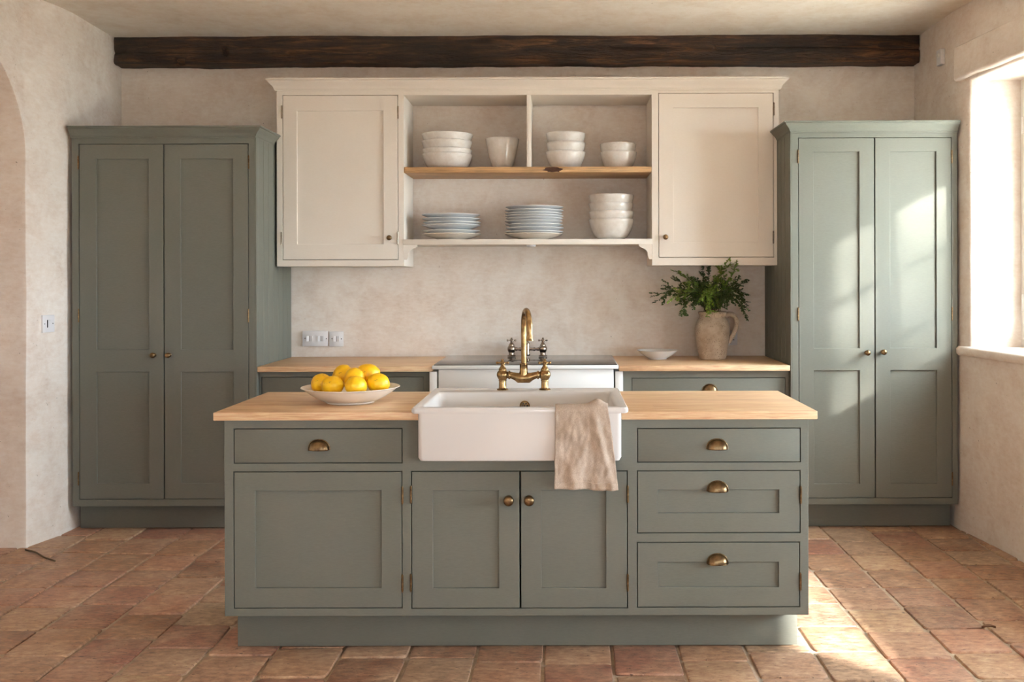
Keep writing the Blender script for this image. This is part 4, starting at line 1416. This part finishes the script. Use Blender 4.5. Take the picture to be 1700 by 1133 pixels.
tips = [((1079, 494), -.05, 0), ((1097, 474), -.02, 0), ((1085, 503), .02, 0), ((1115, 460), 0, 0), ((1125, 450), .05, 1), ((1142, 470), -.10, 1), ((1160, 452), .04, 0), ((1176, 445), -.02, 0), ((1195, 456), .08, 1),
        ((1212, 428), -.13, 1), ((1224, 437), -.125, 1), ((1238, 466), .03, 0), ((1226, 474), -.06, 0), ((1245, 518), -.04, 0), ((1240, 530), -.08, 0), ((1236, 500), .05, 0), ((1128, 526), -.10, 0), ((1150, 516), -.12, 0),
        ((1174, 529), -.15, 1), ((1106, 503), -.08, 1), ((1163, 500), -.16, 1), ((1195, 490), -.14, 0), ((1185, 470), -.08, 0), ((1140, 498), -.10, 0), ((1212, 500), -.12, 0), ((1120, 485), .06, 0), ((1205, 470), .10, 0), ((1165, 478), .10, 0), ((1152, 486), -.14, 0), ((1178, 490), -.16, 1), ((1205, 515), -.13, 0), ((1222, 492), 0, 0), ((1132, 478), -.04, 0), ((1110, 482), -.06, 0), ((1130, 506), -.04, 0), ((1145, 462), .02, 0), ((1216, 482), -.06, 0), ((1232, 486), -.02, 0), ((1200, 502), -.10, 0), ((1155, 470), -.06, 0), ((1190, 462), -.05, 1), ((1120, 498), -.02, 0), ((1222, 508), -.02, 0)]
for (uv, dy, light) in tips:
    tip = P(uv[0], uv[1], jd + dy)
    st = mouth + Vector((rl.uniform(-.045, .045), rl.uniform(-.045, .045), 0))
    dv = tip - st
    up = Vector((0, 0, 1))
    droop = max(0.0, .07 - dv.z * .25)
    c1 = st + dv * .3 + up * (.03 + droop * .9) + rv(.012)
    c2 = st + dv * .7 + up * (.02 + droop * .9) + rv(.014)
    cp = curve([st - Vector((0, 0, .10)) + (mouth - st) * .3, st, c1, c2, tip], 9)
    sb = NB(); lb = NB()
    tube(sb, cp, [.0024 * (1 - .75 * k / (len(cp) - 1)) for k in range(len(cp))], 5)
    def dress(pp, dens, start, ln0):
        for k in range(start, len(pp) - 1):
            a, b = pp[k], pp[k + 1]
            t = (b - a)
            m_ = max(1, int(t.length / .0042 * dens))
            for q in range(m_):
                p = a + t * (q / m_)
                for s in (-1, 1):
                    if rl.random() < .10: continue
                    sd = (t.normalized().cross(Vector((rl.uniform(-.5, .5), rl.uniform(-.6, .2), 1))).normalized() * s + t.normalized() * .75 + rv(.5))
                    leaf(lb, p, sd, Vector((rl.uniform(-.5, .5), -.6 + rl.uniform(-.4, .4), 1)), ln0 * rl.uniform(.7, 1.25))
    dress(cp, .62, 11, .0165)
    for _ in range(rl.choice([6, 7, 8])):
        k = rl.randrange(12, len(cp) - 4)
        a = cp[k]; t = (cp[k + 1] - cp[k]).normalized()
        e = a + (t * .8 + rv(.75) + Vector((0, 0, -.1))).normalized() * rl.uniform(.035, .075)
        mpt = (a + e) / 2 + rv(.006)
        sc_ = curve([a, mpt, e], 5)
        tube(sb, sc_, [.0011] * len(sc_), 4)
        dress(sc_, .62, 1, .0150)
    s_o = obj('sprig', sb, M['twig'], bq)
    obj('leaves', lb, M['leaf_light'] if light else M['leaf_dark'], s_o, smooth=0, kind='stuff', recalc=False)

# ------------------------------------------------------------------ switches and sockets
def plate_sw(name, u0, u1, v0, v1, label, rockers, screws, toggles=()):
    dd = 5.992
    x0, x1, z0, z1 = rect(u0, u1, v0, v1, dd)
    root = thing(name, ((x0 + x1) / 2, dd, z0), label, 'switch' if 'switch' in name else 'socket')
    bm = NB(); box(bm, x0, x1, dd - .010, dd + .002, z0, z1, .002)
    obj('plate', bm, M['plastic'], root)
    for (u, v) in rockers:
        p = P(u, v, dd - .010)
        bm = NB()
        pts = [(-.018, 0), (-.018, -.006), (-.001, -.001), (.018, -.004), (.018, 0)]
        loops(bm, [[Vector((p.x + a, p.y + b, p.z + s * .0165)) for a, b in pts] for s in (-1, 1)])
        obj('rocker', bm, M['plastic'], root, smooth=0)
        bm = NB(); box(bm, p.x - .0012, p.x + .0012, p.y - .0022, p.y, p.z - .0165, p.z + .0165)
        obj('rocker_gap', bm, M['plastic_dark'], root)
    for (u, v) in screws:
        p = P(u, v, dd - .010)
        bm = NB(); lathe(bm, [(0, 0), (.0034, 0), (.0030, .0008), (0, .0010)], p.x, p.y, p.z, 12, 'y')
        obj('screw', bm, M['plastic_dark'], root)
    return root
plate_sw('switch_plate', 502.5, 544.5, 548.5, 574, 'double white switch plate on the splashback above the left worktop', [(513.5, 561.5), (532.5, 561.5)], [(506, 561), (541.5, 561.5)])
plate_sw('switch_plate', 547, 570, 549.5, 574.5, 'single white switch plate right of the double one on the splashback', [(558.5, 562)], [(551, 561.5), (566.5, 562)])
# twin socket half hidden by the jug
dd = 5.992
x0, x1, z0, z1 = rect(1186, 1223.5, 550, 574, dd)
so_ = thing('wall_socket', ((x0 + x1) / 2, dd, z0), 'white wall socket half hidden behind the jug', 'socket')
bm = NB(); box(bm, x0, x1, dd - .010, dd + .002, z0, z1, .002); obj('plate', bm, M['plastic'], so_)
for cxx in (x0 + (x1 - x0) * .28, x0 + (x1 - x0) * .75):
    for (a, b, w_, h_) in ((0, .012, .0025, .006), (-.011, -.008, .0045, .0025), (.011, -.008, .0045, .0025)):
        bm = NB(); box(bm, cxx + a - w_, cxx + a + w_, dd - .0106, dd - .009, (z0 + z1) / 2 + b - .004 - h_, (z0 + z1) / 2 + b - .004 + h_); obj('pin_hole', bm, M['plastic_dark'], so_)
    bm = NB(); box(bm, cxx - .008, cxx + .008, dd - .0135, dd - .009, z1 - .024, z1 - .010, .001); obj('rocker', bm, M['plastic'], so_)
# light switch on the left wall
yw = 5.135; xw = xl(yw); zw = Z(535.5, yw)
ls = thing('switch_plate', (xw, yw, zw - .043), 'white light switch on the wall between the archway and the larder cupboard', 'switch')
ang = math.atan2(xl(5.18) - xl(5.09), 0.09)
def onleft(bm):
    rot = Matrix.Rotation(-ang, 4, 'Z')
    for v in bm.verts: v.co = rot @ v.co + Vector((xw + .0025, yw, zw))
bm = NB(); box(bm, -.006, .010, -.043, .043, -.046, .046, .002); onleft(bm); obj('plate', bm, M['plastic'], ls)
bm = NB(); box(bm, .009, .014, -.011, .011, -.020, .020, .0015); onleft(bm); obj('rocker', bm, M['plastic'], ls)
bm = NB(); box(bm, .009, .0145, -.0135, -.011, -.020, .020); onleft(bm); obj('rocker_gap', bm, M['plastic_dark'], ls)
for s in (-1, 1):
    bm = NB(); lathe(bm, [(0, 0), (.003, 0), (.003, .001), (0, .001)], .0098, s * .030, 0, 10, 'x'); onleft(bm); obj('screw', bm, M['plastic_dark'], ls)
# sensor high on the right wall
yw = 5.54; xw = xr(yw); zw = Z(97, yw)
sr = thing('wall_sensor', (xw, yw, zw - .04), 'small white sensor high on the right wall near the beam', 'sensor')
bm = NB(); box(bm, xw - .024, xw + .003, yw - .032, yw + .032, zw - .045, zw + .045, .004); obj('housing', bm, M['plastic'], sr)
bm = NB(); lathe(bm, [(0, -.031), (.010, -.030), (.015, -.024), (.015, -.022), (0, -.022)], xw, yw, zw + .012, 18, 'x'); obj('lens', bm, M['white_paint'], sr)

# ------------------------------------------------------------------ small litter on the floor
def fl(u, v):
    dd = H * F / (v - CY); return Vector((X(u, dd), dd, 0.004))
bm = NB(); a, b = fl(41, 912), fl(90, 931)
tube(bm, curve([a, a + (b - a) * .3 + Vector((.004, .006, .002)), a + (b - a) * .65 + Vector((0, -.004, 0)), b], 6), .0042, 7)
tag(obj('twig', bm, M['twig']), 'thin dry twig on the tiles near the archway', 'twig')
bm = NB(); c = fl(1640, 1047)
g = []
for i in range(7):
    t = i / 6
    wdt = .011 * math.sin(PI * min(1, t * .92 + .06))
    row = [bm.verts.new((c.x - .028 + .056 * t, c.y + s * wdt, .003 + .008 * abs(s) + .005 * math.sin(t * 3))) for s in (-1, 0, 1)]
    g.append(row)
for p_, q_ in zip(g[:-1], g[1:]):
    for k in range(2): bm.faces.new((p_[k], p_[k + 1], q_[k + 1], q_[k]))
tube(bm, [(c.x - .028, c.y, .004), (c.x - .05, c.y + .004, .003), (c.x - .085, c.y + .002, .002)], .0014, 6)
lf = tag(obj('dry_leaf', bm, plain('dry_leaf', lin(104, 66, 36), .7), smooth=80), 'curled brown dry leaf on the floor by the right wall', 'leaf')
so = lf.modifiers.new('thickness', 'SOLIDIFY'); so.thickness = .0008
